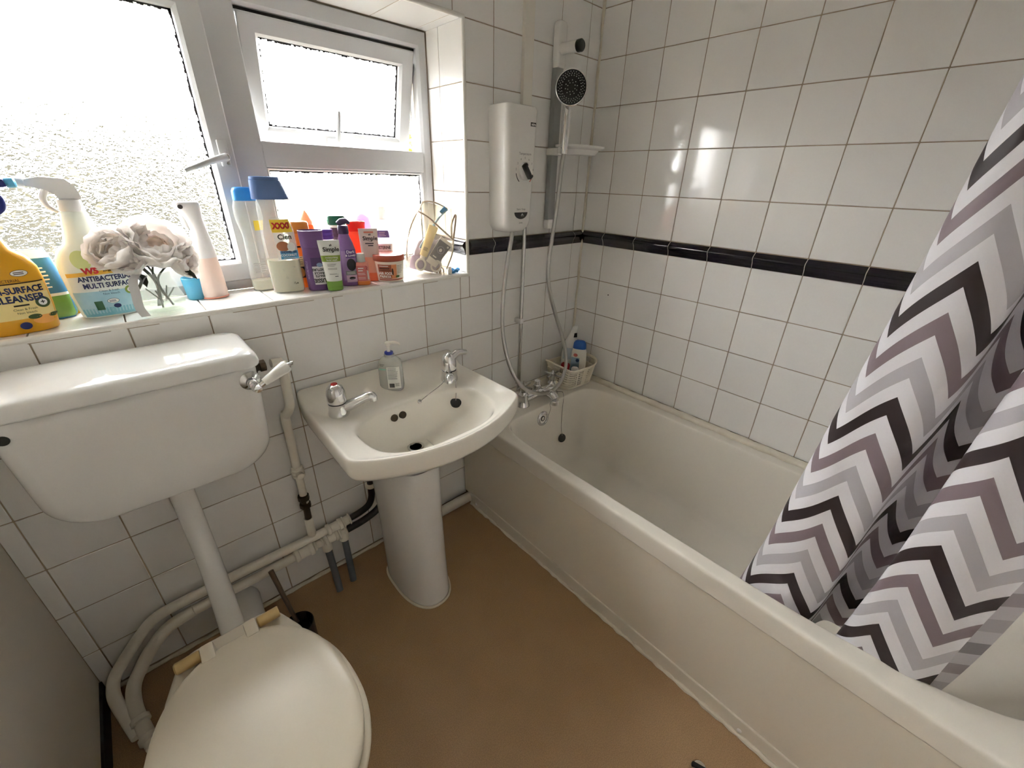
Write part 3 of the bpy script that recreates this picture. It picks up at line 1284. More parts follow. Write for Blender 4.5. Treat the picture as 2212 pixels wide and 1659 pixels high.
rings = [under(.30, .20, .06), under(.52, .175, .05), under(.78, .125, .035), under(.95, .078, .008), under(.992, .058, 0), basin_outer(1.0, -.05), basin_outer(1.003, -.030), basin_outer(1.002, -.012), basin_outer(.992, -.003),
         basin_outer(.975, 0.0), basin_outer(.955, -.003), blend(basin_outer(.93, -.008), BW, .18, None), blend(OT, BW, .62, .192), blend(OT, BW, .90, .190), basin_bowl(1.0, .186),
         basin_bowl(.97, .172), basin_bowl(.92, .140, 0, .004), basin_bowl(.82, .095, -.003, .010), basin_bowl(.62, .062, -.006, .020), basin_bowl(.34, .048, -.012, .035), basin_bowl(.16, .043, -.016, .043)]
rings_obj('bowl', rings, BASINC, basin, close_start=True, sub=1)
DR = Vector((-.016, -.225, .044))
mb = MB()
mb.lathe([(.026, -.002), (.027, .003), (.023, .005), (.019, .003), (.018, -.004)], 28, T(*DR))
mb.build('drain_ring', CHROMED, basin)
mb = MB()
mb.lathe([(.019, 0), (0, 0)], 20, T(DR.x, DR.y, DR.z + .0015))
mb.build('drain_hole', BLACK, basin)
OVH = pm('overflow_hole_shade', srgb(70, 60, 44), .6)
for sx in (-.058, -.029):
    mb = MB()
    mb.lathe([(.0115, -.006), (.0115, .0030), (.0100, .0034), (.0096, .0022), (0, .0022)], 20, axis_M((sx, -.183, .150), (0, -1, .30)))
    mb.build('overflow_hole', OVH, basin)
mb = MB()
mb.lathe([(.007, 0), (.007, .004), (.003, .006), (0, .006)], 14, axis_M((.036, -.176, .172), (0, -1, .4)))
mb.build('chain_stay', CHROMED, basin)
mb = MB()
mb.tube([(.036, -.183, .175), (.065, -.176, .183), (.10, -.168, .190), (.135, -.160, .198), (.152, -.152, .206)], .0014, 6)
mb.tube([(.180, -.160, .206), (.176, -.182, .200), (.160, -.205, .170), (.152, -.214, .150)], .0014, 6)
mb.build('plug_chain', CHROMED, basin)
mb = MB()
mb.lathe([(0, -.005), (.016, -.005), (.0185, .003), (.0185, .006), (.006, .008), (0, .008)], 24, axis_M((.150, -.216, .142), (-.1, -.35, .93)))
mb.build('plug', RUBBER, basin)

PCX = -1.078
ped = thing('basin_pedestal', 'tapering white ceramic pedestal under the wash basin', 'pedestal', (PCX, 0, 0))


def ped_ring(z, w, front, back=-.12):
    out = []
    n = 48
    yc = back - (back - front) * .45
    for k in range(n):
        t = 2 * pi * k / n
        c, s = cos(t), sin(t)
        e = 2.3
        b = (front - yc) if s < 0 else (yc - back)
        b = abs(b)
        ee = e if s < 0 else 4.0
        out.append(Vector((w * math.copysign(abs(c) ** (2 / ee), c), yc + b * math.copysign(abs(s) ** (2 / ee), s), z)))
    return out


rings = [ped_ring(.001, .080, -.386), ped_ring(.004, .082, -.388), ped_ring(.02, .082, -.388), ped_ring(.15, .081, -.378), ped_ring(.35, .084, -.366), ped_ring(.46, .089, -.362), ped_ring(.548, .094, -.358)]
rings_obj('column', rings, CERAMIC, ped, close_start=True, close_end=False, sub=1)
mb = MB()
pts = []
for p_ in ped_ring(.003, .0845, -.3905):
    pts.append(p_)
mb.tube(pts + pts[:1], .004, 6, 1, smooth=False, caps=False)
mb.build('sealant', SEAL, ped)

REDP = pm('red_cap', srgb(196, 52, 50), .35)
BLUEP = pm('blue_cap', srgb(60, 80, 150), .35)


def basin_tap(name, label, x, y, z, rot, head_rot, lever, dot):
    t = thing(name, label, 'tap', (x, y, z), rot, group='chrome basin taps')
    t.scale = (1.22, 1.22, 1.22)
    mb = MB()
    mb.lathe([(.024, 0), (.0245, .006), (.022, .014), (.021, .028), (.022, .032)], 28)
    mb.tube([(0, -.008, .016), (0, -.028, .022), (0, -.055, .034), (0, -.072, .041), (0, -.080, .038), (0, -.082, .029)], [.015, .0135, .0115, .0115, .011, .0095], 16)
    mb.build('body', CHROME, t)
    mb = MB()
    if lever:
        mb.lathe([(.0195, .033), (.021, .040), (.020, .060), (.016, .074), (.008, .081), (0, .083)], 28)
        mb.tube([(0, -.006, .066), (.014, -.030, .074), (.024, -.056, .068)], [.013, .0105, .0075], 14)
    else:
        mb.lathe([(.020, .033), (.0225, .042), (.0215, .060), (.0175, .072), (.010, .079), (0, .080)], 6 * 5)
    h = mb.build('head', CHROME, t)
    h.rotation_euler = (0, 0, head_rot)
    mb = MB()
    mb.lathe([(.008, .0785), (.007, .0812), (0, .0815)], 16)
    d = mb.build('colour_dot', dot, t)
    return t


DKZ = .50 + .193
basin_tap('basin_tap', 'chrome basin tap with red dot and low spout', BCX - .200, -.128, DKZ, radians(62), 0, False, REDP)
basin_tap('basin_tap', 'chrome basin tap with small lever, plug chain hanging from it', BCX + .180, -.140, DKZ, face_cam(BCX + .180, -.140), radians(70) - face_cam(BCX + .180, -.140), True, CHROMED)

# ------------------------------------------------------------------ cistern
cis = thing('toilet_cistern', 'white ceramic low level cistern below the window sill', 'cistern', (-1.61, 0, 0.655))


def cring(z, hw, y0, y1, r=.03, n=10):
    pts = []
    for (cx_, cy_, a0) in ((hw - r, y0 - r, 0), (-hw + r, y0 - r, pi / 2), (-hw + r, y1 + r, pi), (hw - r, y1 + r, 1.5 * pi)):
        for k in range(n):
            a = a0 + pi / 2 * k / (n - 1)
            pts.append(Vector((cx_ + r * cos(a), cy_ + r * sin(a), z)))
    return pts


rings = []
R = 0.075
for i in range(9):
    a = pi / 2 * i / 8
    e = R * (1 - sin(a))
    z = R * (1 - cos(a))
    rings.append(cring(z * .98 + .002, .205 - e, -.012, -.196 + e * .14, .035))
rings += [cring(.16, .209, -.012, -.200, .035), cring(.270, .2135, -.012, -.206, .035), cring(.276, .212, -.012, -.205, .035)]
rings_obj('tank', rings, CERAMIC, cis, close_start=True, sub=1)
rings = [cring(.270, .205, -.008, -.200, .03), cring(.268, .219, -.006, -.214, .034), cring(.272, .2215, -.005, -.2165, .036), cring(.290, .2200, -.005, -.215, .036), cring(.3005, .213, -.008, -.209, .034), cring(.3055, .198, -.018, -.196, .03),
         cring(.309, .16, -.05, -.16, .03), cring(.310, .05, -.09, -.12, .012)]
rings_obj('lid', rings, CERAMIC, cis, close_start=True, sub=1)
mb = MB()
mb.lathe([(.009, -.001), (.009, .0012), (0, .0012)], 20, axis_M((-.190, -.2035, .238), (0, -1, 0)))
mb.build('lever_hole', BLACK, cis)
mb = MB()
LV = Vector((.190, -.2045, .238))
mb.lathe([(.022, -.002), (.022, .002), (.018, .006), (.011, .010), (.009, .016), (.011, .020), (.011, .026), (.008, .030)], 28, axis_M(LV, (0, -1, 0)))
mb.lathe([(0, -.012), (.008, -.010), (.0115, 0), (.008, .010), (0, .012)], 20, axis_M(LV + Vector((.004, -.036, -.006)), (0, -1, 0)))
mb.tube([LV + Vector((.004, -.036, -.006)), LV + Vector((.022, -.036, .004))], [.006, .0065], 12, smooth=False)
lv = mb.build('lever', CHROME, cis)
mb = MB()
gd = Vector((.86, 0, .42)).normalized()
gs = LV + Vector((.020, -.036, .003))
mb.tube([gs, gs + gd * .006, gs + gd * .030, gs + gd * .056, gs + gd * .062], [.0085, .0095, .012, .0148, .012], 18, smooth=False)
mb.build('lever_grip', pm('porcelain_grip', srgb(240, 240, 236), .12), lv)
mb = MB()
mb.lathe([(.005, 0), (.006, .003), (.0035, .006), (.006, .010), (0, .015)], 14, axis_M(gs + gd * .061, gd))
mb.build('lever_tip', CHROME, lv)
fp = thing('flush_pipe', 'thick white flush pipe from the cistern to the pan', 'pipe', (-1.612, 0, 0))
mb = MB()
mb.tube([(0, -.100, .664), (0, -.102, .60), (0, -.106, .50), (0, -.125, .42), (0, -.175, .365), (0, -.26, .335), (0, -.385, .330)], [.027, .0255, .0255, .0255, .0255, .0255, .0255], 18)
mb.build('pipe', WPLAST, fp)
mb = MB()
mb.lathe([(.034, 0), (.034, .018), (.028, .024)], 24, axis_M((0, -.10, .640), (0, 0, 1)))
mb.build('nut', WPLAST, fp)

# ------------------------------------------------------------------ toilet pan, seat and lid
TCX = -1.617
toi = thing('toilet', 'white ceramic toilet pan with its lid closed', 'toilet', (TCX, 0, 0))


def tring(z, w, yb, yf, sq=2.4, n=56, ym=None):
    out = []
    ym = (yb * .42 + yf * .58) if ym is None else ym
    for k in range(n):
        t = 2 * pi * k / n
        c, s = cos(t), sin(t)
        b = (yb - ym) if s > 0 else (ym - yf)
        e = (sq if s > 0 else 2.1)
        out.append(Vector((w * math.copysign(abs(c) ** (2 / e), c), ym + b * math.copysign(abs(s) ** (2 / e), s), z)))
    return out


rings = [tring(.001, .115, -.38, -.74, 3), tring(.02, .118, -.38, -.74, 3), tring(.06, .105, -.39, -.72, 3), tring(.16, .098, -.39, -.72, 2.8), tring(.26, .125, -.40, -.78, 2.4), tring(.34, .156, -.41, -.85, 2.2),
         tring(.385, .168, -.415, -.87, 2.2), tring(.396, .169, -.415, -.872, 2.2), tring(.400, .163, -.420, -.866, 2.2), tring(.400, .08, -.50, -.72, 2.2)]
PANC = pm('pan_ceramic', srgb(216, 209, 194), 0.07, coat=0.3)
rings_obj('pan', rings, PANC, toi, close_start=True, sub=1)


def shelf_ring(z, e):
    pts_ = []
    P4 = [(.070 - e, -.392 - e), (-.070 + e, -.392 - e), (-.098 + e, -.412 - e), (-.128 + e, -.490), (-.10, -.53), (.10, -.53), (.128 - e, -.490), (.098 - e, -.412 - e)]
    for i in range(8):
        p0, p1 = Vector((*P4[i], z)), Vector((*P4[(i + 1) % 8], z))
        for k in range(4):
            pts_.append(p0.lerp(p1, k / 4))
    return pts_


rings_obj('hinge_shelf', [shelf_ring(.30, .03), shelf_ring(.36, .006), shelf_ring(.40, 0), shelf_ring(.408, .002), shelf_ring(.411, .008)], PANC, toi, close_start=True, sub=1)
mb = MB()
mb.loft([(.24, .055, .05, 3, .01, -.36), (.36, .065, .045, 4, .01, -.40)], 32)
mb.tube([(.012, -.40, .150), (.020, -.20, .100), (.030, -.004, .075)], [.050, .053, .056], 20, smooth=False)
mb.build('outlet', WPLAST, toi)
SEATM = pm('toilet_seat_plastic', srgb(206, 197, 178), 0.28)


def seat_ring(z, e, w=.172, yb=-.452, yf=-.880):
    out = []
    n = 64
    ym = -.68
    for k in range(n):
        t = 2 * pi * k / n
        c, s = cos(t), sin(t)
        b = (yb - e - ym) if s > 0 else (ym - yf - e)
        ex = 2.25 if s > 0 else 2.1
        out.append(Vector(((w - e) * math.copysign(abs(c) ** (2 / ex), c), ym + b * math.copysign(abs(s) ** (2 / ex), s), z)))
    return out


rings = [seat_ring(.408, .012), seat_ring(.407, .003), seat_ring(.410, 0), seat_ring(.416, 0.0), seat_ring(.421, .004), seat_ring(.422, .02), seat_ring(.422, .10)]
rings_obj('seat', rings, SEATM, toi, close_start=True, sub=1)


def lid_ring(z, e):
    return seat_ring(z, e, w=.163, yb=-.446, yf=-.868)


rings = [lid_ring(.4245, .010), lid_ring(.424, .002), lid_ring(.427, 0), lid_ring(.433, 0), lid_ring(.438, .004), lid_ring(.4405, .014), lid_ring(.4425, .05), lid_ring(.4435, .10), lid_ring(.444, .150)]
rings_obj('lid', rings, SEATM, toi, close_start=True, sub=1)
WOODH = pm('tan_hinge', srgb(206, 176, 120), 0.4, var=.15, varscale=60)
for s in (-1, 1):
    mb = MB()
    mb.lathe([(.0, -.022), (.009, -.022), (.012, -.019), (.0125, .019), (.0115, .022), (0, .022)], 10, T(s * .074, -.434, .428) @ Matrix.Rotation(pi / 2, 4, 'Y'))
    mb.build('hinge_barrel', WOODH, toi)
    mb = MB()
    mb.box(s * .0395 - .0125, s * .0395 + .0125, -.468, -.424, .408, .4425, .005)
    mb.build('hinge_lug', SEATM, toi)

# ------------------------------------------------------------------ pipework
pw = thing('water_pipework', 'two white painted copper pipes running along the tiles behind the toilet', 'pipe', (0, 0, 0))
mb = MB()
mb.tube([(-1.262, -.036, .216), (-1.40, -.036, .217), (-1.55, -.035, .217), (-1.69, -.034, .214)], .0145, 14, 3)
mb.tube([(-1.69, -.034, .214), (-1.765, -.034, .207), (-1.812, -.035, .172), (-1.862, -.036, .118), (-1.893, -.045, .082), (-1.900, -.085, .064), (-1.888, -.140, .036), (-1.872, -.20, .016)], .0145, 14, 6)
mb.build('upper_pipe', PIPEW, pw)
mb = MB()
mb.tube([(-1.415, -.048, .184), (-1.55, -.048, .180), (-1.69, -.047, .176)], .0145, 14, 3)
mb.tube([(-1.69, -.047, .176), (-1.752, -.048, .164), (-1.80, -.050, .125), (-1.838, -.056, .080), (-1.862, -.085, .058), (-1.866, -.135, .042), (-1.858, -.19, .026), (-1.845, -.25, .016)], .0165, 14, 6)
mb.build('lower_pipe', PIPEW, pw)


def fitting(path, parent, name='pipe_fitting', mat=PIPEW, r=.019):
    """compression fitting: sleeve with two collars along a straight run"""
    a, b = Vector(path[0]), Vector(path[1])
    d = (b - a)
    L = d.length
    mb = MB()
    mb.lathe([(r * .9, 0), (r * 1.12, .003), (r * 1.12, L * .22), (r * .88, L * .26), (r * .88, L * .74), (r * 1.12, L * .78), (r * 1.12, L - .003), (r * .9, L)], 18, axis_M(a, d))
    return mb.build(name, mat, parent)


fitting(((-1.414, -.048, .184), (-1.352, -.048, .186)), pw, r=.020)
fitting(((-1.862, -.165, .036), (-1.850, -.235, .019)), pw, r=.0185)
fitting(((-1.352, -.048, .186), (-1.318, -.048, .187)), pw, r=.014)
fitting(((-1.318, -.048, .187), (-1.268, -.048, .188)), pw, r=.0185)
fitting(((-1.300, -.036, .216), (-1.245, -.036, .217)), pw, r=.0185)
fitting(((-1.245, -.036, .217), (-1.215, -.038, .221)), pw, r=.0185)
fitting(((-1.268, -.050, .188), (-1.238, -.052, .190)), pw, r=.0185)
mb = MB()
mb.tube([(-1.312, -.050, .186), (-1.312, -.052, .150)], .0165, 14, smooth=False)
mb.build('branch_pipe', PIPEW, pw)
mb = MB()
mb.tube([(-1.252, -.050, .190), (-1.252, -.052, .158)], .0165, 14, smooth=False)
mb.build('branch_pipe', PIPEW, pw)
mb = MB()
mb.tube([(-1.345, -.034, .226), (-1.343, -.032, .300)], .0135, 14, smooth=False)
mb.build('branch_pipe', PIPEW, pw)
mb = MB()
mb.tube([(-1.341, -.032, .352), (-1.340, -.032, .470)], .0115, 14, smooth=False)
mb.build('branch_pipe', PIPEW, pw)
mb = MB()
mb.tube([(-1.312, -.052, .152), (-1.313, -.075, .09), (-1.316, -.105, .015), (-1.317, -.112, 0)], .0115, 12)
mb.build('grey_drop_pipe', PIPEG, pw)
mb = MB()
mb.tube([(-1.252, -.052, .160), (-1.256, -.070, .10), (-1.262, -.095, .02), (-1.264, -.10, 0)], .0115, 12)
mb.build('grey_drop_pipe', PIPEG, pw)
mb = MB()
mb.tube([(-1.216, -.038, .222), (-1.180, -.044, .232), (-1.150, -.052, .252), (-1.136, -.056, .285), (-1.134, -.060, .330), (-1.134, -.066, .46)], .0118, 12)
mb.build('black_feed_pipe', PIPEB, pw)
mb = MB()
mb.tube([(-1.240, -.052, .192), (-1.180, -.056, .200), (-1.128, -.062, .222), (-1.100, -.068, .258), (-1.094, -.074, .305), (-1.092, -.080, .46)], .0128, 12)
mb.build('black_feed_pipe', PIPEB, pw)
mb = MB()
mb.lathe([(.016, 0), (.018, .003), (.018, .013), (.016, .016)], 18, T(-1.134, -.061, .335))
mb.build('collar', PIPEW, pw)
mb = MB()
mb.lathe([(.016, 0), (.018, .003), (.018, .013), (.016, .016)], 18, T(-1.093, -.075, .345))
mb.build('collar', PIPEW, pw)
mb = MB()
mb.tube([(-1.343, -.032, .298), (-1.341, -.032, .36)], .0105, 12, smooth=False)
mb.lathe([(.012, 0), (.017, .003), (.017, .018), (.012, .021), (.012, .030), (.017, .033), (.017, .050), (.012, .053)], 8, T(-1.342, -.032, .345))
mb.build('tarnished_joint', BRASSD, pw)
mb = MB()
mb.lathe([(.0155, 0), (.019, .004), (.019, .012), (.0165, .014), (.019, .016), (.019, .026), (.0165, .028), (.0165, .036), (.012, .040)], 20, T(-1.340, -.033, .470))
mb.lathe([(.011, 0), (.011, .012), (.008, .014)], 16, axis_M((-1.340, -.048, .488), (0, -1, -.15)))
mb.build('stop_valve', PIPEW, pw)
mb = MB()
mb.tube([(-1.340, -.032, .505), (-1.338, -.031, .60), (-1.337, -.031, .680), (-1.332, -.032, .700)], .0128, 14)
mb.tube([(-1.334, -.033, .690), (-1.326, -.050, .715), (-1.322, -.056, .74), (-1.320, -.058, .80), (-1.318, -.060, .84), (-1.318, -.062, .862)], .0128, 14)
mb.tube([(-1.318, -.062, .865), (-1.345, -.065, .868)], .0118, 14, smooth=False)
mb.build('cistern_feed', PIPEW, pw)
mb = MB()
mb.lathe([(.013, 0), (.017, .002), (.017, .014), (.012, .016), (.012, .022), (.016, .024), (.016, .036), (.012, .038)], 8, axis_M((-1.396, -.066, .868), (1, 0, 0)))
mb.build('inlet_nut', BRASSD, pw)
# waste pipe along the wall to the bath
mb = MB()
mb.tube([(-.99, -.045, .030), (-.80, -.044, .026), (-.660, -.044, .024)], .021, 16, 3)
wp = mb.build('waste_pipe', PIPEW, None)
tag(wp, 'white waste pipe along the floor from pedestal to bath panel', 'pipe')
# toilet brush
br = thing('toilet_brush', 'toilet brush in a dark pot behind the toilet', 'toilet brush', (-1.474, -.232, 0))
mb = MB()
mb.lathe([(.036, .001), (.040, .006), (.041, .09), (.0415, .108), (.0395, .110), (.0385, .10), (.037, .012), (0, .012)], 32)
mb.build('pot', pm('smoked_pot', srgb(52, 44, 36), .25), br)
mb = MB()
mb.tube([(.008, .004, .02), (-.004, .040, .12), (-.018, .110, .25)], [.0055, .006, .0075], 12, smooth=False)
mb.build('handle', pm('brown_handle', srgb(104, 84, 62), .35), br)
mb = MB()
mb.lathe([(.01, .014), (.026, .02), (.030, .05), (.024, .08), (.008, .09)], 20, T(.004, .01, 0))
mb.build('bristle_head', pm('dark_bristle', (.01, .01, .01), .9, bump=1, bumpscale=300), br)
# door stop
ds = thing('door_stop', 'small chrome and black door stop on the brown floor', 'door stop', (-.857, -1.200, 0))
mb = MB()
mb.lathe([(.020, 0), (.021, .003), (.019, .020), (.015, .026), (.0, .028)], 28)
mb.build('dome', CHROME, ds)
mb = MB()
mb.box(-.006, .006, -.019, .019, .018, .0305, .004, M=Rz(.35))
mb.build('buffer', RUBBER, ds)

# ------------------------------------------------------------------ shower curtain
def curtain_material():
    m = bpy.data.materials.new('chevron_fabric')
    m.use_nodes = True
    nt = m.node_tree
    N, L = nt.nodes, nt.links
    b = N['Principled BSDF']
    uv = N.new('ShaderNodeUVMap')
    sep = N.new('ShaderNodeSeparateXYZ')
    L.new(uv.outputs[0], sep.inputs[0])

    def mth(op, a, bb=None, c=None):
        n = N.new('ShaderNodeMath')
        n.operation = op
        for i, q in enumerate((a, bb, c)):
            if q is None:
                continue
            if isinstance(q, (int, float)):
                n.inputs[i].default_value = q
            else:
                L.new(q, n.inputs[i])
        return n.outputs[0]
    PER, AMP, BAND = 0.152, 0.102, 0.0385
    fr = mth('FRACT', mth('ADD', mth('DIVIDE', sep.outputs[0], PER), 0.5))
    tri = mth('MULTIPLY', mth('ABSOLUTE', mth('SUBTRACT', fr, 0.5)), 2 * AMP)
    h = mth('ADD', sep.outputs[1], tri)
    ph = mth('FRACT', mth('DIVIDE', h, BAND * 6))
    rp_ = N.new('ShaderNodeValToRGB')
    cr = rp_.color_ramp
    cr.interpolation = 'CONSTANT'
    white = srgb(248, 247, 252)
    stops = [(0, white), (.17, srgb(52, 40, 42)), (.335, white), (.50, srgb(196, 193, 198)), (.667, white), (.833, srgb(142, 126, 132))]
    cr.elements[0].position = 0
    cr.elements[0].color = (*white, 1)
    cr.elements[1].position = stops[1][0]
    cr.elements[1].color = (*stops[1][1], 1)
    for p_, c_ in stops[2:]:
        e = cr.elements.new(p_)
        e.color = (*c_, 1)
    L.new(ph, rp_.inputs[0])
    geo = N.new('ShaderNodeNewGeometry')
    mx = N.new('ShaderNodeMix')          # the print shows paler on the back of the cloth
    mx.data_type = 'RGBA'
    L.new(mth('MULTIPLY', geo.outputs['Backfacing'], 0.52), mx.inputs[0])
    L.new(rp_.outputs[0], mx.inputs[6])
    mx.inputs[7].default_value = (*srgb(226, 222, 228), 1)
    L.new(mx.outputs[2], b.inputs['Base Color'])
    b.inputs['Roughness'].default_value = 0.5
    b.inputs['Sheen Weight'].default_value = 0.15
    tr = N.new('ShaderNodeBsdfTranslucent')
    L.new(mx.outputs[2], tr.inputs['Color'])
    ms = N.new('ShaderNodeMixShader')
    ms.inputs[0].default_value = 0.28
    L.new(b.outputs[0], ms.inputs[1])
    L.new(tr.outputs[0], ms.inputs[2])
    L.new(ms.outputs[0], N['Material Output'].inputs['Surface'])
    wv = N.new('ShaderNodeTexNoise')
    wv.inputs['Scale'].default_value = 28
    L.new(uv.outputs[0], wv.inputs['Vector'])
    bp = N.new('ShaderNodeBump')
    bp.inputs['Strength'].default_value = 0.25
    bp.inputs['Distance'].default_value = 0.01
    L.new(wv.outputs['Fac'], bp.inputs['Height'])
    L.new(bp.outputs['Normal'], b.inputs['Normal'])
    return m


cur = thing('shower_curtain', 'chevron striped shower curtain hanging into the bath, white, grey and brown', 'shower curtain', (0, 0, 0))
# plan path at the hem: starts on the hidden back layer, turns at the left fold, comes forward in waves
PB = [(-.505, -1.500), (-.47, -1.43), (-.44, -1.34), (-.445, -1.24), (-.475, -1.15), (-.520, -1.098), (-.575, -1.088), (-.612, -1.112), (-.628, -1.165), (-.629, -1.215),
      (-.606, -1.245), (-.545, -1.262), (-.485, -1.292), (-.478, -1.330), (-.520, -1.345), (-.580, -1.316), (-.622, -1.302), (-.643, -1.335), (-.640, -1.395), (-.622, -1.452)]
PT = [(-.60, -1.52), (-.585, -1.45), (-.57, -1.39), (-.565, -1.33), (-.570, -1.27), (-.590, -1.23), (-.612, -1.205), (-.634, -1.215), (-.645, -1.245), (-.645, -1.285),
      (-.630, -1.305), (-.590, -1.315), (-.560, -1.335), (-.555, -1.365), (-.580, -1.375), (-.612, -1.36), (-.638, -1.355), (-.654, -1.38), (-.652, -1.43), (-.635, -1.48)]
cb = catmull([(a, b, 0) for a, b in PB], 10)
ct = catmull([(a, b, 0) for a, b in PT], 10)
NZ = 60
Z0C, Z1C = 0.325, 2.02
verts, faces, uvs = [], [], []
ulen = [0.0]
for i in range(1, len(cb)):
    ulen.append(ulen[-1] + (cb[i] - cb[i - 1]).length)
for j in range(NZ + 1):
    t = j / NZ
    z = Z0C + (Z1C - Z0C) * t
    s = min(1.0, (z - Z0C) / 1.35)
    s = s ** 0.8
    for i in range(len(cb)):
        p = cb[i].lerp(ct[i], s)
        w = .004 * sin(i * .31 + z * 9) * (1 - .5 * s)
        verts.append((p.x + w, p.y + .5 * w, z))
n = len(cb)
for j in range(NZ):
    for i in range(n - 1):
        faces.append([j * n + i, j * n + i + 1, (j + 1) * n + i + 1, (j + 1) * n + i])
me = bpy.data.meshes.new('cloth')
me.from_pydata(verts, [], faces)
uvl = me.uv_layers.new(name='UVMap')
for li, loop in enumerate(me.loops):
    vi = loop.vertex_index
    uvl.data[li].uv = (ulen[vi % n], verts[vi][2])
cloth = finish('cloth', me, curtain_material(), cur, True, 180)
rod = thing('curtain_rail', 'white curtain rail over the outer bath edge', 'curtain rail', (0, 0, 0))
mb = MB()
mb.tube([(-.615, -0.005, 2.05), (-.615, YB + .005, 2.05)], .0125, 14, smooth=False)
mb.build('rail', WPLAST, rod)
for k in range(9):
    mb = MB()
    a_ = [Vector((-.615 + .019 * cos(q * pi / 8), -1.22 - .034 * k, 2.042 + .022 * sin(q * pi / 8))) for q in range(17)]
    mb.tube(a_, .002, 6, smooth=False, caps=False)
    mb.build('curtain_ring', WPLAST, cur)


# ------------------------------------------------------------------ bottles
class Bottle:
    """lofted container; local -y faces the camera. secs: (z, a, b, exponent, cx, cy)"""

    def __init__(self, name, label, cat, x, y, z=SZ, secs=None, mat=None, turn=0.0, group=None, rot=None, part='body', n=40, inset=True):
        th = face_cam(x, y) + turn
        if rot:
            q = Matrix.Rotation(th, 3, 'Z') @ Matrix.Rotation(rot[1], 3, 'Y') @ Matrix.Rotation(rot[0], 3, 'X')
            self.t = thing(name, label, cat, (x, y, z + .0005), 0, group, rot=q.to_euler())
        else:
            self.t = thing(name, label, cat, (x, y, z + .0005), th, group)
        self.secs = secs
        self.body = self.loft(part, secs, mat, n=n)

    def loft(self, name, secs, mat, parent=None, n=40, sharp=50):
        v, f = loft_vf(secs, n)
        return mesh_obj(name, v, f, mat, parent or self.t, True, sharp)

    def at(self, z):
        S = self.secs
        z = min(max(z, S[0][0]), S[-1][0])
        for i in range(len(S) - 1):
            if S[i][0] <= z <= S[i + 1][0]:
                t = (z - S[i][0]) / max(1e-9, S[i + 1][0] - S[i][0])
                g = lambda k, d: (S[i][k] if len(S[i]) > k else d) * (1 - t) + (S[i + 1][k] if len(S[i + 1]) > k else d) * t
                return g(1, 0), g(2, 0), g(3, 2), g(4, 0), g(5, 0)
        return S[-1][1], S[-1][2], 2, 0, 0

    def fy(self, x, z):
        a, b, n, cx, cy_ = self.at(z)
        u = min(abs(x - cx) / a, .995)
        return cy_ - b * (1 - u ** n) ** (1 / n)

    def band(self, name, s0, s1, z0, z1, mat, parent=None, off=.0006, nx=18, nz=8, round_=0.0, slant=0.0):
        """patch on the front; s in fractions of half width"""
        v, f = [], []
        for j in range(nz + 1):
            for i in range(nx + 1):
                tj, ti = j / nz, i / nx
                s = s0 + (s1 - s0) * ti
                if round_:
                    e = abs(2 * tj - 1)
                    k = 1 - round_ * e ** 6
                    s = (s0 + s1) / 2 + (s - (s0 + s1) / 2) * k
                z = z0 + (z1 - z0) * tj + slant * (ti - .5)
                a, b, n, cx, cy_ = self.at(z)
                x = cx + a * s
                v.append((x, self.fy(x, z) - off, z))
        for j in range(nz):
            for i in range(nx):
                k = j * (nx + 1) + i
                f.append([k, k + 1, k + nx + 2, k + nx + 1])
        me = bpy.data.meshes.new(name)
        me.from_pydata(v, [], f)
        return finish(name, me, mat, parent or self.t, True, 180)

    def oval(self, name, x, z, rx, rz, mat, parent=None, off=.0010, n=28):
        v, f = [(x, self.fy(x, z) - off, z)], []
        for ring in (0.5, 1.0):
            for k in range(n):
                a = 2 * pi * k / n
                xx, zz = x + rx * ring * cos(a), z + rz * ring * sin(a)
                v.append((xx, self.fy(xx, zz) - off, zz))
        for k in range(n):
            k2 = (k + 1) % n
            f.append([0, 1 + k, 1 + k2])
            f.append([1 + k, 1 + n + k, 1 + n + k2, 1 + k2])
        me = bpy.data.meshes.new(name)
        me.from_pydata(v, [], f)
        return finish(name, me, mat, parent or self.t, True, 180)

    def text(self, s, size, x, z, mat, parent=None, bold=0.0, off=.0013, rot=0.0, squash=1.0, flip=False):
        v, f = text_vf(s, size, bold)
        R = Matrix.Rotation(rot + (pi if flip else 0), 3, 'Y')
        vv = []
        for p in v:
            q = R @ Vector((p.x * squash, 0, p.y))
            vv.append((x + q.x, self.fy(x + q.x, z + q.z) - off, z + q.z))
        me = bpy.data.meshes.new('lettering')
        me.from_pydata(vv, [], f)
        return finish('lettering', me, mat, parent or self.t, False)

    def bars(self, x0, x1, zs, mat, h=.0011, parent=None, off=.0011):
        """rows of tiny print"""
        v, f = [], []
        rg = random.Random(int(zs[0] * 9999))
        for z in zs:
            xe = x0 + (x1 - x0) * rg.uniform(.75, 1)
            nseg = 6
            k = len(v)
            for i in range(nseg + 1):
                xx = x0 + (xe - x0) * i / nseg
                for dz in (-h / 2, h / 2):
                    v.append((xx, self.fy(xx, z + dz) - off, z + dz))
            for i in range(nseg):
                f.append([k + 2 * i, k + 2 * i + 2, k + 2 * i + 3, k + 2 * i + 1])
        me = bpy.data.meshes.new('small_print')
        me.from_pydata(v, [], f)
        o = finish('small_print', me, mat, parent or self.t, False)
        return o


def col(name, r, g, b, rough=.35, **k):
    return pm(name, srgb(r, g, b), rough, **k)


NAVY = col('navy_ink', 34, 44, 96, .5)
BLK = col('black_ink', 22, 22, 24, .5)
WHITEI = col('white_ink', 240, 240, 238, .45)
LBLW = col('white_label', 236, 236, 232, .4)


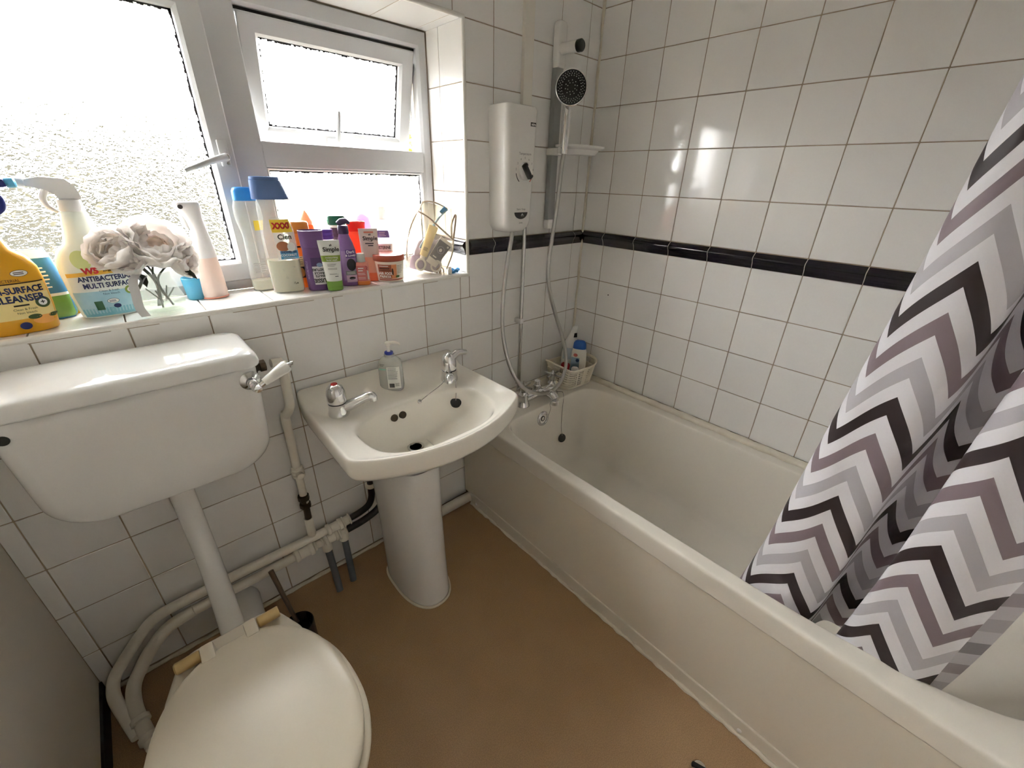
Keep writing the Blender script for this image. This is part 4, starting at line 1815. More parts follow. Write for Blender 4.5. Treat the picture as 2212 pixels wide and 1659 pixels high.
def spray_cleaner(name, label, x, y, turn, bodymat, headmat, headmat2, hrot=0.0):
    secs = [(0, .050, .026, 3), (.004, .054, .029, 3), (.05, .059, .032, 2.8), (.100, .061, .033, 2.6), (.125, .060, .033, 2.5), (.145, .052, .031, 2.4), (.160, .036, .027, 2.2),
            (.185, .029, .024, 2), (.205, .025, .022, 2), (.222, .021, .020, 2), (.228, .016, .016, 2)]
    b = Bottle(name, label, 'spray bottle', x, y, SZ, secs, bodymat, turn, group='spray cleaner bottles on the sill')
    mb = MB()
    mb.loft([(.224, .019, .019, 2), (.226, .0205, .0205, 2), (.246, .0195, .0195, 2), (.249, .015, .015, 2)], 28)
    mb.build('collar', headmat2, b.t)
    mb = MB()
    v, f = [], []
    # trigger head: side profile pushed out sideways, nozzle to the left
    prof = [(.022, .248), (.018, .272), (.006, .286), (-.030, .289), (-.052, .284), (-.054, .272), (-.030, .266), (-.016, .256), (-.014, .248)]
    mb2 = MB()
    for yy in (-.012, .012):
        for (a, c) in prof:
            v.append((a, yy, c))
    k = len(prof)
    for i in range(k):
        j = (i + 1) % k
        f.append([i, j, k + j, k + i])
    f.append(list(range(k))[::-1])
    f.append([k + i for i in range(k)])
    mb2.add(v, f)
    mb2.build('trigger_head', headmat, b.t, loc=(.016 if hrot else 0, 0, 0), rot=(0, 0, hrot))
    mb = MB()
    mb.tube([(-.028, 0, .266), (-.036, 0, .250), (-.034, 0, .234), (-.022, 0, .222)], [.006, .006, .005, .003], 10)
    mb.build('trigger', headmat, b.t, loc=(.016 if hrot else 0, 0, 0), rot=(0, 0, hrot))
    mb = MB()
    mb.lathe([(.008, 0), (.009, .002), (.009, .012), (.006, .014)], 16, axis_M((-.053, 0, .278), (-1, 0, .05)))
    mb.build('nozzle', headmat2, b.t, loc=(.016 if hrot else 0, 0, 0), rot=(0, 0, hrot))
    return b


YEL = col('cleaner_yellow', 232, 172, 30, .3, color2=srgb(222, 158, 26), varscale=12)
b = spray_cleaner('spray_cleaner', 'yellow multi surface cleanser spray bottle with blue trigger head', -1.750, .056, 0.06, YEL, col('trigger_blue', 38, 46, 130, .3), col('trigger_cyan', 92, 180, 224, .3), radians(168))
lb = b.band('label', -.93, .93, .078, .098, col('yellow_label_top', 238, 206, 120, .4))
b.band('label', -.93, .93, .030, .078, col('pale_yellow_label', 240, 220, 150, .4))
b.band('label_line', -.93, .93, .0985, .1005, BLK)
b.text('MULTI-SURFACE', .0165, .004, .086, NAVY, lb, .0006, squash=.78)
b.text('CLEANSER', .018, .012, .0695, NAVY, lb, .0006, squash=.86)
b.text('ANTIBACTERIAL', .0075, .0, .105, BLK, lb, squash=.9)
b.bars(.0, .024, [.057], BLK, .003, lb)
b.text('Clean & Fresh', .006, .014, .049, BLK, lb)
b.text('Non bleach', .006, .014, .042, BLK, lb)
s = b.oval('seal', .042, .058, .011, .011, col('seal_green', 70, 90, 44, .5))
b.oval('seal_centre', .042, .058, .0065, .0065, LBLW, s, .0014)
b.text('+', .012, .042, .058, BLK, s, .0004, off=.0018)
o_ = b.oval('oval_mark', .028, .118, .0125, .0062, BLK)
b.oval('oval_mark_inner', .028, .118, .0118, .0055, LBLW, o_, .0013)
b.bars(.020, .036, [.1195, .1165], BLK, .0014, o_, .0016)
b.oval('fruit_print', .036, .024, .019, .009, col('orange_fruit', 236, 168, 84, .5))
b.oval('leaf_print', .022, .032, .010, .005, col('leaf_green', 60, 84, 36, .5))
b.oval('leaf_print', .050, .030, .008, .004, col('leaf_green', 60, 84, 36, .5))
b.oval('round_mark', .004, .016, .0085, .0075, NAVY)
b.text('W5', .014, -.020, .109, col('brand_red', 190, 34, 40, .5), lb, .0008)

W5M = col('cleaner_white', 222, 228, 216, .25, color2=srgb(232, 234, 228), varscale=10, translucent=.12)
b = spray_cleaner('spray_cleaner', 'white antibacterial multi surface spray bottle with blue water label', -1.607, .104, 0.02, W5M, col('trigger_white', 226, 226, 224, .3, translucent=.08), col('trigger_grey', 206, 206, 204, .3, translucent=.08))
gl_ = b.band('gradient_label', -.9, .9, .010, .060, col('water_blue', 120, 178, 206, .35, color2=srgb(196, 222, 226), varscale=26))
b.band('teal_base', -.88, .88, .004, .022, col('teal_blue', 84, 160, 190, .35, color2=srgb(150, 200, 210), varscale=40))
st = b.band('stripe', -.86, .93, .0955, .1040, col('gold_stripe', 224, 178, 70, .35), slant=.006)
lb = b.band('label', -.86, .93, .060, .0955, col('label_pale', 226, 230, 226, .4), off=.0005)
b.text('W5', .017, -.012, .1040, col('brand_red', 190, 34, 40, .5), st, .0010)
b.text('ANTIBACTERIAL', .006, .026, .1030, BLK, st, .0002, squash=.8)
b.text('ANTIBACTERIAL', .0150, .008, .0870, NAVY, lb, .0005, squash=.83)
b.text('MULTI SURFACE', .0150, .010, .0720, NAVY, lb, .0005, squash=.80)
b.text('Clean & fresh', .0062, .006, .0600, NAVY, lb)
b.text('Non bleach', .0062, .008, .0530, NAVY, lb)
s = b.oval('seal', .042, .056, .0095, .0095, col('seal_lime', 128, 150, 60, .5))
b.oval('seal_centre', .042, .056, .0055, .0055, LBLW, s, .0014)
b.text('+', .010, .042, .056, BLK, s, .0004, off=.0018)
b.oval('lime_print', -.020, .128, .016, .020, col('lime_slice', 206, 218, 150, .5))
o_ = b.oval('oval_mark', .006, .036, .0105, .0055, NAVY)
b.oval('oval_mark_inner', .006, .036, .0098, .0048, LBLW, o_, .0013)
b.bars(-.001, .013, [.0372, .0346], NAVY, .0012, o_, .0016)
b.band('ribbon_mark', -.46, -.22, .018, .038, col('ribbon_green', 40, 84, 56, .5), off=.0011)
b.oval('round_mark', .010, .024, .0065, .005, NAVY)

# wipes pack and small yellow pack behind
rt = Matrix.Rotation(face_cam(-1.71, .13), 4, 'Z')
wpk = thing('wipes_pack', 'blue and green cleaning wipes pack behind the yellow spray bottle', 'pack', (-1.718, .135, SZ), face_cam(-1.718, .135))
WS = [(0.0005, .045, .020, 4), (.01, .052, .026, 3), (.07, .054, .024, 3), (.13, .046, .014, 3.4), (.150, .040, .003, 4)]
v, f = loft_vf([s_ for s_ in WS], 32)
mesh_obj('pouch', v, f, col('wipes_blue', 52, 104, 156, .3, color2=srgb(60, 128, 160), varscale=14), wpk)
hb_ = Bottle.__new__(Bottle)
hb_.t, hb_.secs = wpk, WS
hb_.band('green_base', -.97, .97, .004, .052, col('wipes_green', 96, 148, 64, .35, color2=srgb(130, 172, 84), varscale=40))
hb_.band('white_curve', -.97, .97, .052, .058, LBLW)
hb_.bars(.012, .030, [.112, .104, .096, .088, .080, .072], WHITEI, .003)
hb_.band('top_fold', -.95, .95, .132, .149, LBLW)
yp = thing('yellow_tub', 'small yellow rounded tub with black marks by the window pane', 'tub', (-1.672, .168, SZ), face_cam(-1.672, .168))
YS = [(.0005, .026, .016, 3), (.004, .029, .018, 3), (.030, .030, .018, 3), (.052, .027, .016, 2.6), (.060, .018, .010, 2.2)]
v, f = loft_vf(YS, 32)
mesh_obj('body', v, f, col('tub_yellow', 236, 190, 62, .3, translucent=.25), yp)
hb_ = Bottle.__new__(Bottle)
hb_.t, hb_.secs = yp, YS
hb_.oval('dark_mark', .008, .032, .004, .006, BLK)
hb_.oval('dark_mark', .013, .019, .005, .002, BLK)

# ------------------------------------------------------------------ vase with peonies
vx, vy = -1.512, .060
vase = thing('flower_vase', 'small clear glass vase of white artificial peonies on the sill', 'vase', (vx, vy, SZ), face_cam(vx, vy))
GLASSV = clear_plastic('vase_glass', (.95, .96, .95), .86, .03)
mb = MB()
mb.lathe([(.0, .001), (.036, .001), (.042, .004), (.045, .016), (.043, .036), (.036, .058), (.031, .074), (.031, .088), (.034, .094), (.0325, .094), (.0295, .086), (.0295, .074), (.0345, .056), (.0415, .035), (.043, .017), (.040, .007), (0, .006)], 36)
mb.build('glass', GLASSV, vase)
mb = MB()
mb.lathe([(.0, .0075), (.0395, .0075), (.042, .017), (.0412, .028), (0, .028)], 32)
mb.build('water', clear_plastic('vase_water', (.90, .92, .88), .78, .02), vase)
STEM = pm('dark_stem', srgb(46, 54, 40), .6)
LEAFD = pm('dark_leaf', srgb(40, 48, 36), .5)
PETAL = pm('silk_petal', srgb(246, 244, 242), .6, color2=srgb(238, 232, 228), varscale=60, translucent=.45)
PETALC = pm('blush_petal', srgb(250, 236, 226), .6, translucent=.5)
flowers = [(Vector((.020, -.012, .152)), .058, Vector((.25, -.62, .55))), (Vector((-.054, -.022, .150)), .044, Vector((-.5, -.55, .5))),
           (Vector((-.036, -.034, .136)), .036, Vector((-.3, -.9, .15))), (Vector((.060, -.020, .118)), .036, Vector((.7, -.6, -.1))), (Vector((-.026, .012, .170)), .040, Vector((-.1, .1, .9)))]
mbs = MB()
for i, (c, r, d) in enumerate(flowers):
    foot = Vector((.016 * cos(i * 2.2), .016 * sin(i * 2.2), .012))
    mbs.tube([foot, Vector((c.x * .15 - foot.x * .4, c.y * .2, .075)), c - d.normalized() * r * .6], .0022, 7)
    mbs.tube([foot * .3 + Vector((0, 0, .02)), Vector((.028 * cos(i * 1.7 + 1), .028 * sin(i * 1.7 + 1), .055))], .0016, 6, smooth=False)
stm = mbs.build('stem', STEM, vase)
rgp = random.Random(21)


def petal_vf(r, wid, top, rg):
    """a cupped petal: patch of a ball, flared and ruffled at its rim"""
    v, f = [], []
    nu, nv = 9, 8
    ph = rg.random() * 6
    for j in range(nv + 1):
        t = j / nv
        for i in range(nu + 1):
            s = (i / nu - .5) * 2
            lim = radians(top) + .16 * s * s + .07 * sin(s * 5 + ph)
            th_ = pi * .96 + (lim - pi * .96) * t
            az = s * wid * (.55 + .45 * sin(min(1, t * 1.1) * pi * .5))
            rad = r * (1 + .10 * max(0, t - .72) / .28 * (1 + .5 * sin(s * 6 + ph)) + .02 * sin(s * 9 + ph))
            v.append((rad * sin(th_) * sin(az), rad * sin(th_) * cos(az), rad * cos(th_) + r))
    for j in range(nv):
        for i in range(nu):
            k = j * (nu + 1) + i
            f.append([k, k + 1, k + nu + 2, k + nu + 1])
    return v, f


for fi, (c, r, d) in enumerate(flowers):
    FM = axis_M(c - d.normalized() * r * .72, d)
    fl = bpy.data.objects.new('flower', None)
    COL.objects.link(fl)
    fl.parent = vase
    mb = MB()
    mb.lathe([(0, .25 * r), (.26 * r, .40 * r), (.30 * r, .70 * r), (.22 * r, .95 * r), (.1 * r, 1.05 * r), (0, 1.06 * r)], 16, FM)
    mb.build('flower_heart', PETALC, fl)
    for (nn, sc, top, wid) in ((4, .40, 22, .95), (5, .54, 30, .85), (5, .68, 44, .85), (5, .82, 58, .85), (6, .96, 76, .72)):
        for q in range(nn):
            az0 = 2 * pi * (q + .3 * rgp.random()) / nn + sc * 11
            v, f = petal_vf(r * sc * rgp.uniform(.95, 1.05), wid, top + rgp.uniform(-6, 8), rgp)
            M = FM @ T(0, 0, r * (1 - sc) * .25) @ Matrix.Rotation(az0, 4, 'Z') @ T(0, r * .05, 0)
            mesh_obj('petal', [M @ Vector(p_) for p_ in v], f, PETAL if sc > .5 else PETALC, fl, True, 180)
for (p0, dd, L) in ((Vector((-.012, -.028, .092)), Vector((-.3, -.5, -.25)), .05), (Vector((-.030, -.02, .10)), Vector((.2, -.6, -.5)), .045), (Vector((.05, -.03, .10)), Vector((.6, -.3, -.5)), .040)):
    M = axis_M(p0, dd)
    v = [M @ Vector(q) for q in ((0, 0, 0), (.011, .003, L * .35), (.008, .001, L * .7), (0, -.004, L), (-.008, .001, L * .7), (-.011, .003, L * .35), (0, -.001, L * .5))]
    mesh_obj('leaf', v, [[0, 1, 6], [1, 2, 6], [2, 3, 6], [3, 4, 6], [4, 5, 6], [5, 0, 6]], LEAFD, vase, False)
mb = MB()
rib = [(-.028, -.036, .100), (-.040, -.046, .085), (-.044, -.048, .055), (-.046, -.047, .025), (-.040, -.048, .004)]
v, f = [], []
cr_ = catmull(rib, 6)
for i, p_ in enumerate(cr_):
    w = .0085
    v += [p_ + Vector((-w, 0, 0)), p_ + Vector((w, .002, 0)), p_ + Vector((w, .003, 0)), p_ + Vector((-w, .001, 0))]
for i in range(len(cr_) - 1):
    for k in range(4):
        k2 = (k + 1) % 4
        f.append([4 * i + k, 4 * i + k2, 4 * i + 4 + k2, 4 * i + 4 + k])
f += [[3, 2, 1, 0], [4 * len(cr_) - 4 + k for k in range(4)]]
mesh_obj('ribbon', v, f, pm('satin_ribbon', srgb(206, 206, 206), .35), vase)

# teal votive
tj = thing('teal_candle_glass', 'small teal glass holder behind the flower vase', 'candle holder', (-1.432, .150, SZ), 0)
mb = MB()
mb.lathe([(.0, .001), (.024, .001), (.026, .004), (.0285, .055), (.0275, .056), (.0245, .008), (0, .007)], 32)
mb.build('glass', clear_plastic('teal_glass', srgb(110, 190, 214), .55, .08), tj)
mb = MB()
mb.lathe([(0, .0085), (.0235, .0085), (.0255, .036), (0, .036)], 28)
mb.build('wax', pm('teal_wax', srgb(120, 186, 206), .5, translucent=.4), tj)

# air freshener
AFW = pm('freshener_white', srgb(226, 224, 224), .3, translucent=.06)
b = Bottle('air_freshener', 'tall white and blush pink air freshener can with sculpted trigger top', 'air freshener', -1.397, .140, SZ,
           [(0, .029, .029, 2), (.003, .031, .031, 2), (.02, .0315, .0315, 2), (.07, .0305, .0305, 2), (.105, .028, .028, 2)], pm('freshener_pink', srgb(234, 212, 200), .35, translucent=.2))
v, f = loft_vf([(.105, .0285, .0285, 2), (.125, .027, .027, 2), (.150, .022, .024, 2, .003), (.175, .018, .021, 2, .004), (.200, .020, .022, 2.2, .000), (.222, .026, .023, 2.6, -.004), (.234, .028, .023, 3, -.006), (.238, .026, .021, 3, -.006)], 36)
mesh_obj('top', v, f, AFW, b.t)
mb = MB()
mb.tube([(-.018, -.004, .212), (-.019, -.006, .190), (-.014, -.004, .172)], [.009, .008, .004], 12)
mb.build('trigger', AFW, b.t)
mb = MB()
mb.lathe([(.0052, 0), (.0052, .003), (0, .003)], 16, axis_M((-.018, -.0215, .228), (-.3, -1, 0)))
mb.build('spray_hole', BLACK, b.t)
mb = MB()
mb.lathe([(.0315, 0), (.0325, .001), (.0325, .003), (.0312, .004)], 32, T(0, 0, .001))
mb.build('base_rim', pm('pink_rim', srgb(226, 150, 130), .4), b.t)

# ------------------------------------------------------------------ toiletries along the sill
CLRP = clear_plastic('clear_bottle', (.90, .92, .91), .80, .10)
GELM = pm('shower_gel', srgb(214, 210, 190), .25, translucent=.45)
BLUEC = pm('slate_blue_cap', srgb(84, 112, 160), .35)
BLUEC2 = pm('bright_blue_cap', srgb(44, 130, 200), .35)

b = Bottle('shower_gel_bottle', 'tall clear pinched bottle with bright blue cap by the window frame', 'bottle', -1.270, .150, SZ,
           [(0, .028, .019, 2.6), (.004, .031, .022, 2.6), (.05, .031, .022, 2.5), (.11, .027, .019, 2.4), (.150, .026, .019, 2.3), (.195, .034, .022, 2.4), (.225, .033, .021, 2.4), (.240, .027, .018, 2.4)], CLRP, turn=.15)
b.loft('gel', [(.004, .028, .019, 2.6), (.010, .0285, .0195, 2.5), (.030, .0285, .0195, 2.5)], GELM)
b.loft('cap', [(.2385, .025, .016, 2.6), (.240, .028, .019, 2.6), (.262, .027, .0185, 2.6), (.270, .023, .016, 2.6), (.272, .018, .012, 2.6)], BLUEC2)
lb = b.band('label', .05, .9, .09, .165, clear_plastic('dim_label', (.72, .72, .72), .5, .3))
b.band('yellow_label', .15, .9, .165, .190, col('label_yellow', 238, 206, 60, .4))
b.bars(-.018, .014, [.078, .072, .066, .060, .054], col('grey_print', 170, 172, 172, .5), .0024)

b = Bottle('shower_gel_bottle', 'largest clear coconut shower gel bottle with slate blue cap', 'bottle', -1.222, .088, SZ,
           [(0, .036, .022, 3), (.004, .041, .026, 3), (.03, .042, .027, 2.9), (.10, .042, .027, 2.8), (.16, .041, .026, 2.6), (.21, .035, .023, 2.5, -.004), (.235, .031, .021, 2.5, -.006), (.246, .028, .019, 2.5, -.006)], CLRP)
b.loft('gel', [(.004, .038, .023, 3), (.010, .0395, .0245, 3), (.090, .0395, .0245, 2.9)], GELM)
b.loft('cap', [(.245, .044, .025, 3, .000), (.2465, .045, .026, 3, .000), (.290, .036, .022, 3, -.006), (.2905, .034, .020, 3, -.006), (.292, .035, .021, 3, -.006), (.298, .034, .020, 3, -.006), (.299, .031, .018, 3, -.006)], BLUEC)
lb = b.band('label', -.30, .95, .094, .200, clear_plastic('label_film', (.93, .93, .92), .35, .3), round_=.05)
yl = b.band('yellow_label', -.32, .93, .164, .196, col('label_yellow', 238, 206, 60, .4), off=.0010)
b.text('XXXL', .020, .0125, .180, col('label_red', 190, 44, 36, .5), yl, .0014, off=.0016, squash=.85)
b.text('Cien', .018, .014, .152, BLK, lb, .0005)
b.oval('hand_print', .006, .128, .016, .013, col('hand_tan', 176, 116, 82, .5), off=.0011)
b.oval('shell_print', .026, .126, .010, .012, LBLW, off=.0012)
bl_ = b.band('blue_label', -.10, .96, .094, .116, col('label_blue', 92, 158, 200, .4), off=.0011)
b.text('SHOWER GEL', .0068, .018, .1125, NAVY, bl_, .0003, off=.0017, squash=.95)
b.text('COCONUT', .0078, .016, .1045, WHITEI, bl_, .0002, off=.0017)
b.bars(.002, .032, [.0975], WHITEI, .0012, bl_, .0017)
b.text('1Le', .0085, .020, .028, BLK, None, .0002)
for (xx, zz, rr_) in ((-.004, .066, .0028), (.000, .052, .0016), (.004, .050, .002), (.001, .044, .0034), (-.006, .076, .0016), (.024, .072, .0026)):
    b.oval('bubble', xx, zz, rr_, rr_, col('bubble_grey', 176, 174, 160, .3), off=.0009, n=12)

ORG = pm('amber_bottle', srgb(234, 150, 66), .3, translucent=.3)
b = Bottle('lotion_bottle', 'amber orange lotion bottle behind the purple bottle', 'bottle', -1.160, .122, SZ,
           [(0, .026, .017, 3), (.003, .029, .019, 3), (.030, .030, .020, 2.8), (.110, .029, .020, 2.6), (.140, .026, .018, 2.6), (.155, .026, .018, 3)], ORG, turn=.1)
b.loft('cap', [(.154, .028, .020, 3.4), (.156, .031, .022, 3.4), (.182, .030, .021, 3.4), (.185, .027, .018, 3.4)], pm('amber_cap', srgb(214, 134, 52), .4))
b.bars(-.020, .004, [.118], BLK, .004)
b.band('small_label', -.75, .1, .040, .092, pm('label_cream', srgb(240, 214, 170), .4))
ic = b.band('icon', -.7, .05, .030, .062, BLK, off=.0012)
b.oval('icon_face', -.010, .046, .007, .013, pm('icon_amber', srgb(214, 150, 80), .4), ic, .0018)
b.bars(-.020, .0, [.088, .082, .076, .070], BLK, .0012, off=.0012)
b2 = Bottle('spray_bottle', 'orange bottle with peach cone nozzle standing behind', 'bottle', -1.117, .168, SZ,
            [(0, .019, .019, 2), (.003, .021, .021, 2), (.135, .021, .021, 2), (.150, .017, .017, 2), (.158, .015, .015, 2)], pm('orange_body', srgb(240, 150, 60), .3, translucent=.3))
b2.loft('collar', [(.156, .018, .018, 2), (.158, .0195, .0195, 2), (.170, .0185, .0185, 2), (.172, .016, .016, 2)], pm('bright_orange', srgb(250, 150, 50), .35, translucent=.3))
b2.loft('nozzle', [(.171, .0165, .0165, 2), (.178, .017, .017, 2), (.184, .0155, .0155, 2), (.196, .010, .010, 2), (.207, .0035, .0035, 2), (.210, .0015, .0015, 2)], pm('peach_nozzle', srgb(238, 196, 160), .4, translucent=.3))

PUR = pm('purple_bottle', srgb(98, 66, 118), .3)
b = Bottle('conditioner_bottle', 'purple conditioner bottle with upside down lettering', 'bottle', -1.146, .062, SZ,
           [(0, .027, .017, 3), (.004, .030, .020, 3), (.040, .031, .021, 2.8), (.085, .030, .021, 2.7), (.118, .029, .020, 2.6), (.120, .0295, .0205, 2.6), (.122, .029, .020, 2.6)], PUR)
b.loft('lid', [(.1215, .0295, .0205, 2.6), (.123, .0305, .0215, 2.6), (.160, .032, .0225, 2.6), (.166, .0325, .0228, 2.6), (.1665, .0305, .021, 2.6), (.158, .0295, .020, 2.6)], pm('purple_lid', srgb(106, 74, 128), .35))
lb = b.band('label', -.35, .95, .018, .092, pm('lilac_label', srgb(226, 220, 226), .4), round_=.06)
b.band('label_top', -.38, .96, .070, .094, pm('deep_purple', srgb(64, 44, 90), .4), off=.0009)
b.text('AUSSIE', .016, .010, .030, BLK, lb, .0006, flip=True, squash=.85)
b.text('MINUTE', .0085, .010, .043, BLK, lb, .0003, flip=True)
b.text('MIRACLE', .0085, .010, .051, BLK, lb, .0003, flip=True)
b.text('MOISTURE', .010, .009, .061, BLK, lb, .0004, flip=True, squash=.9)
b.oval('animal_print', .010, .074, .008, .006, pm('print_blue', srgb(140, 160, 200), .4), off=.0014)
b.text('MOISTURE MIRACLE', .007, -.023, .060, pm('lilac_ink', srgb(170, 150, 190), .5), None, rot=radians(-90), squash=.8)

b = Bottle('face_wash_tube', 'white face wash tube with green band and green cap', 'tube', -1.112, .028, SZ,
           [(.028, .0215, .0165, 2.1), (.031, .0220, .0165, 2.1), (.060, .0235, .0135, 2.2), (.100, .0265, .0075, 2.6), (.132, .0290, .0018, 4), (.141, .0292, .0016, 4)], pm('tube_white', srgb(228, 230, 226), .35), part='tube')
v, f = loft_vf([(0, .0195, .015, 2.3), (.002, .0215, .017, 2.3), (.012, .0220, .0172, 2.2), (.0125, .0215, .0168, 2.2), (.0135, .0220, .0172, 2.2), (.028, .0220, .0170, 2.1)], 36)
GRN = pm('leaf_green_cap', srgb(112, 152, 62), .35)
mesh_obj('cap', v, f, GRN, b.t)
gb = b.band('green_band', -.985, .985, .083, .100, pm('band_green', srgb(146, 170, 70), .4))
b.text('Simple', .0165, .004, .116, BLK, None, .0003)
v_, f_ = arc_band(.004, .1195, .012, 225, 315, .0008, 0)
mesh_obj('smile_mark', [(p_[0], b.fy(p_[0], p_[2]) - .0012, p_[2]) for p_ in v_], f_, BLK, b.t, False)
b.oval('leaf_mark', .002, .1268, .0012, .0028, BLK)
b.oval('leaf_mark', .0055, .1276, .0012, .0032, BLK)
b.text('moisturising', .0068, .002, .0945, WHITEI, gb, .0001)
b.text('facial wash', .0068, .002, .0875, WHITEI, gb, .0001)
b.bars(-.012, .012, [.0765, .0735, .0705], INK, .0008)
b.bars(-.012, .016, [.0645, .0620], INK, .0008)
b.bars(-.010, .016, [.0500, .0475], INK, .0007)
b.bars(.004, .014, [.042], INK, .002)

b = Bottle('skin_cream_bottle', 'white bottle with violet ribbed cap between the purple bottles', 'bottle', -1.082, .120, SZ,
           [(0, .024, .020, 2.4), (.003, .026, .022, 2.4), (.110, .026, .022, 2.4), (.128, .021, .019, 2.2), (.134, .017, .017, 2)], pm('bottle_white', srgb(234, 234, 236), .3, translucent=.25))
b.loft('cap', [(.133, .019, .019, 2), (.135, .0205, .0205, 2), (.142, .0205, .0205, 2), (.143, .0198, .0198, 2), (.144, .0205, .0205, 2), (.151, .0205, .0205, 2), (.152, .0198, .0198, 2), (.153, .0205, .0205, 2), (.160, .020, .020, 2), (.162, .017, .017, 2)], pm('violet_cap', srgb(98, 66, 160), .3))
b.bars(-.012, .012, [.118], NAVY, .003)

b = Bottle('talc_bottle', 'slim bottle with dark green cap behind the purple pump bottle', 'bottle', -1.030, .160, SZ,
           [(0, .022, .016, 3), (.003, .025, .018, 3), (.160, .025, .018, 3), (.168, .023, .016, 3)], pm('bottle_ivory', srgb(232, 230, 220), .3, translucent=.25))
b.loft('cap', [(.167, .025, .018, 3), (.169, .027, .020, 3), (.190, .027, .020, 3), (.194, .024, .017, 3)], pm('dark_green_cap', srgb(34, 112, 82), .35))
b.band('label', -.8, .8, .05, .160, pm('label_plum', srgb(78, 56, 66), .4))

LAV = pm('lavender_bottle', srgb(128, 96, 150), .3)
b = Bottle('pump_bottle', 'lavender purple bottle with dark spout top and black hair portrait label', 'bottle', -1.050, .066, SZ,
           [(0, .025, .018, 2.8), (.003, .028, .021, 2.8), (.060, .0285, .0215, 2.6), (.105, .027, .021, 2.4), (.125, .022, .019, 2.2), (.145, .015, .0145, 2), (.152, .0135, .0135, 2)], LAV)
DPU = pm('dark_violet_cap', srgb(62, 48, 84), .3)
b.loft('cap', [(.151, .0145, .0145, 2), (.153, .0155, .0155, 2), (.172, .0150, .0150, 2), (.174, .0135, .0135, 2)], DPU)
mb = MB()
mb.tube([(-.013, 0, .178), (-.002, -.001, .184), (.010, -.003, .186), (.020, -.007, .180)], [.007, .0095, .008, .004], 14)
mb.build('spout', DPU, b.t)
b.band('label', -.55, .95, .018, .104, pm('label_violet', srgb(150, 122, 168), .4))
lb = b.band('name_label', -.1, .97, .084, .108, pm('name_violet', srgb(92, 64, 128), .4), off=.0011)
b.text('Dark', .0115, .012, .1010, WHITEI, lb, .0002)
b.text('& Lovely', .0082, .011, .0910, WHITEI, lb, .0002)
b.oval('portrait', .010, .064, .013, .018, pm('hair_black', srgb(28, 26, 32), .4), off=.0013)
b.band('grey_band', -.3, .96, .034, .046, pm('grey_green', srgb(112, 118, 116), .4), off=.0014)
b.bars(-.006, .020, [.042, .038], WHITEI, .001, off=.0018)
b.band('pink_band', -.3, .96, .012, .033, pm('pink_mauve', srgb(196, 164, 190), .4), off=.0012)
b.oval('dark_print', .008, .024, .009, .004, pm('hair_black', srgb(28, 26, 32), .4), off=.0016)

b = Bottle('body_wash_bottle', 'pale pink rounded bottle at the back by the window', 'bottle', -.950, .150, SZ,
           [(0, .024, .016, 3), (.003, .027, .019, 3), (.10, .028, .019, 2.8), (.160, .027, .018, 2.6), (.185, .022, .015, 2.4), (.196, .010, .008, 2.2), (.199, .003, .003, 2)], pm('pale_pink_bottle', srgb(232, 198, 226), .3, translucent=.4))
b = Bottle('body_wash_bottle', 'orange bottle with glossy red cap behind the orange face scrub tube', 'bottle', -.985, .124, SZ,
           [(0, .024, .017, 3), (.003, .026, .019, 3), (.120, .027, .019, 3), (.145, .026, .018, 3), (.150, .024, .017, 3)], pm('coral_bottle', srgb(250, 120, 76), .3, translucent=.35))
b.loft('cap', [(.1495, .024, .017, 3.2), (.151, .026, .019, 3.2), (.172, .028, .020, 3.2), (.1725, .0285, .0205, 3.2), (.178, .0285, .0205, 3.2), (.180, .026, .018, 3.2)], pm('red_flip_cap', srgb(238, 60, 44), .25, translucent=.25))

b = Bottle('face_scrub_tube', 'white to orange face scrub tube with an orange base', 'tube', -.966, .083, SZ,
           [(.026, .0255, .016, 2.3), (.06, .0265, .013, 2.4), (.110, .0275, .008, 2.8), (.152, .0285, .0022, 4), (.160, .0287, .0018, 4)], pm('tube_pearl', srgb(232, 222, 214), .35, translucent=.15), part='tube')
v, f = loft_vf([(0, .0225, .014, 2.5), (.002, .0250, .0165, 2.5), (.025, .0255, .0168, 2.4), (.027, .0250, .016, 2.4)], 36)
mesh_obj('cap', v, f, pm('coral_cap', srgb(246, 140, 92), .3, translucent=.35), b.t)
b.band('peach_lower', -.985, .985, .027, .075, pm('peach_fade', srgb(244, 186, 156), .35, color2=srgb(240, 160, 126), varscale=20))
b.band('red_stripe', -.45, .55, .147, .1515, pm('salmon_stripe', srgb(222, 132, 110), .4))
b.text('Simple', .0165, .004, .131, BLK, None, .0003)
v_, f_ = arc_band(.004, .1345, .012, 225, 315, .0008, 0)
mesh_obj('smile_mark', [(p_[0], b.fy(p_[0], p_[2]) - .0012, p_[2]) for p_ in v_], f_, BLK, b.t, False)
b.oval('leaf_mark', .002, .1418, .0012, .0028, BLK)
b.oval('leaf_mark', .0055, .1426, .0012, .0032, BLK)
b.bars(-.012, .020, [.1165], INK, .003)
b.bars(-.004, .014, [.1100], INK, .003)

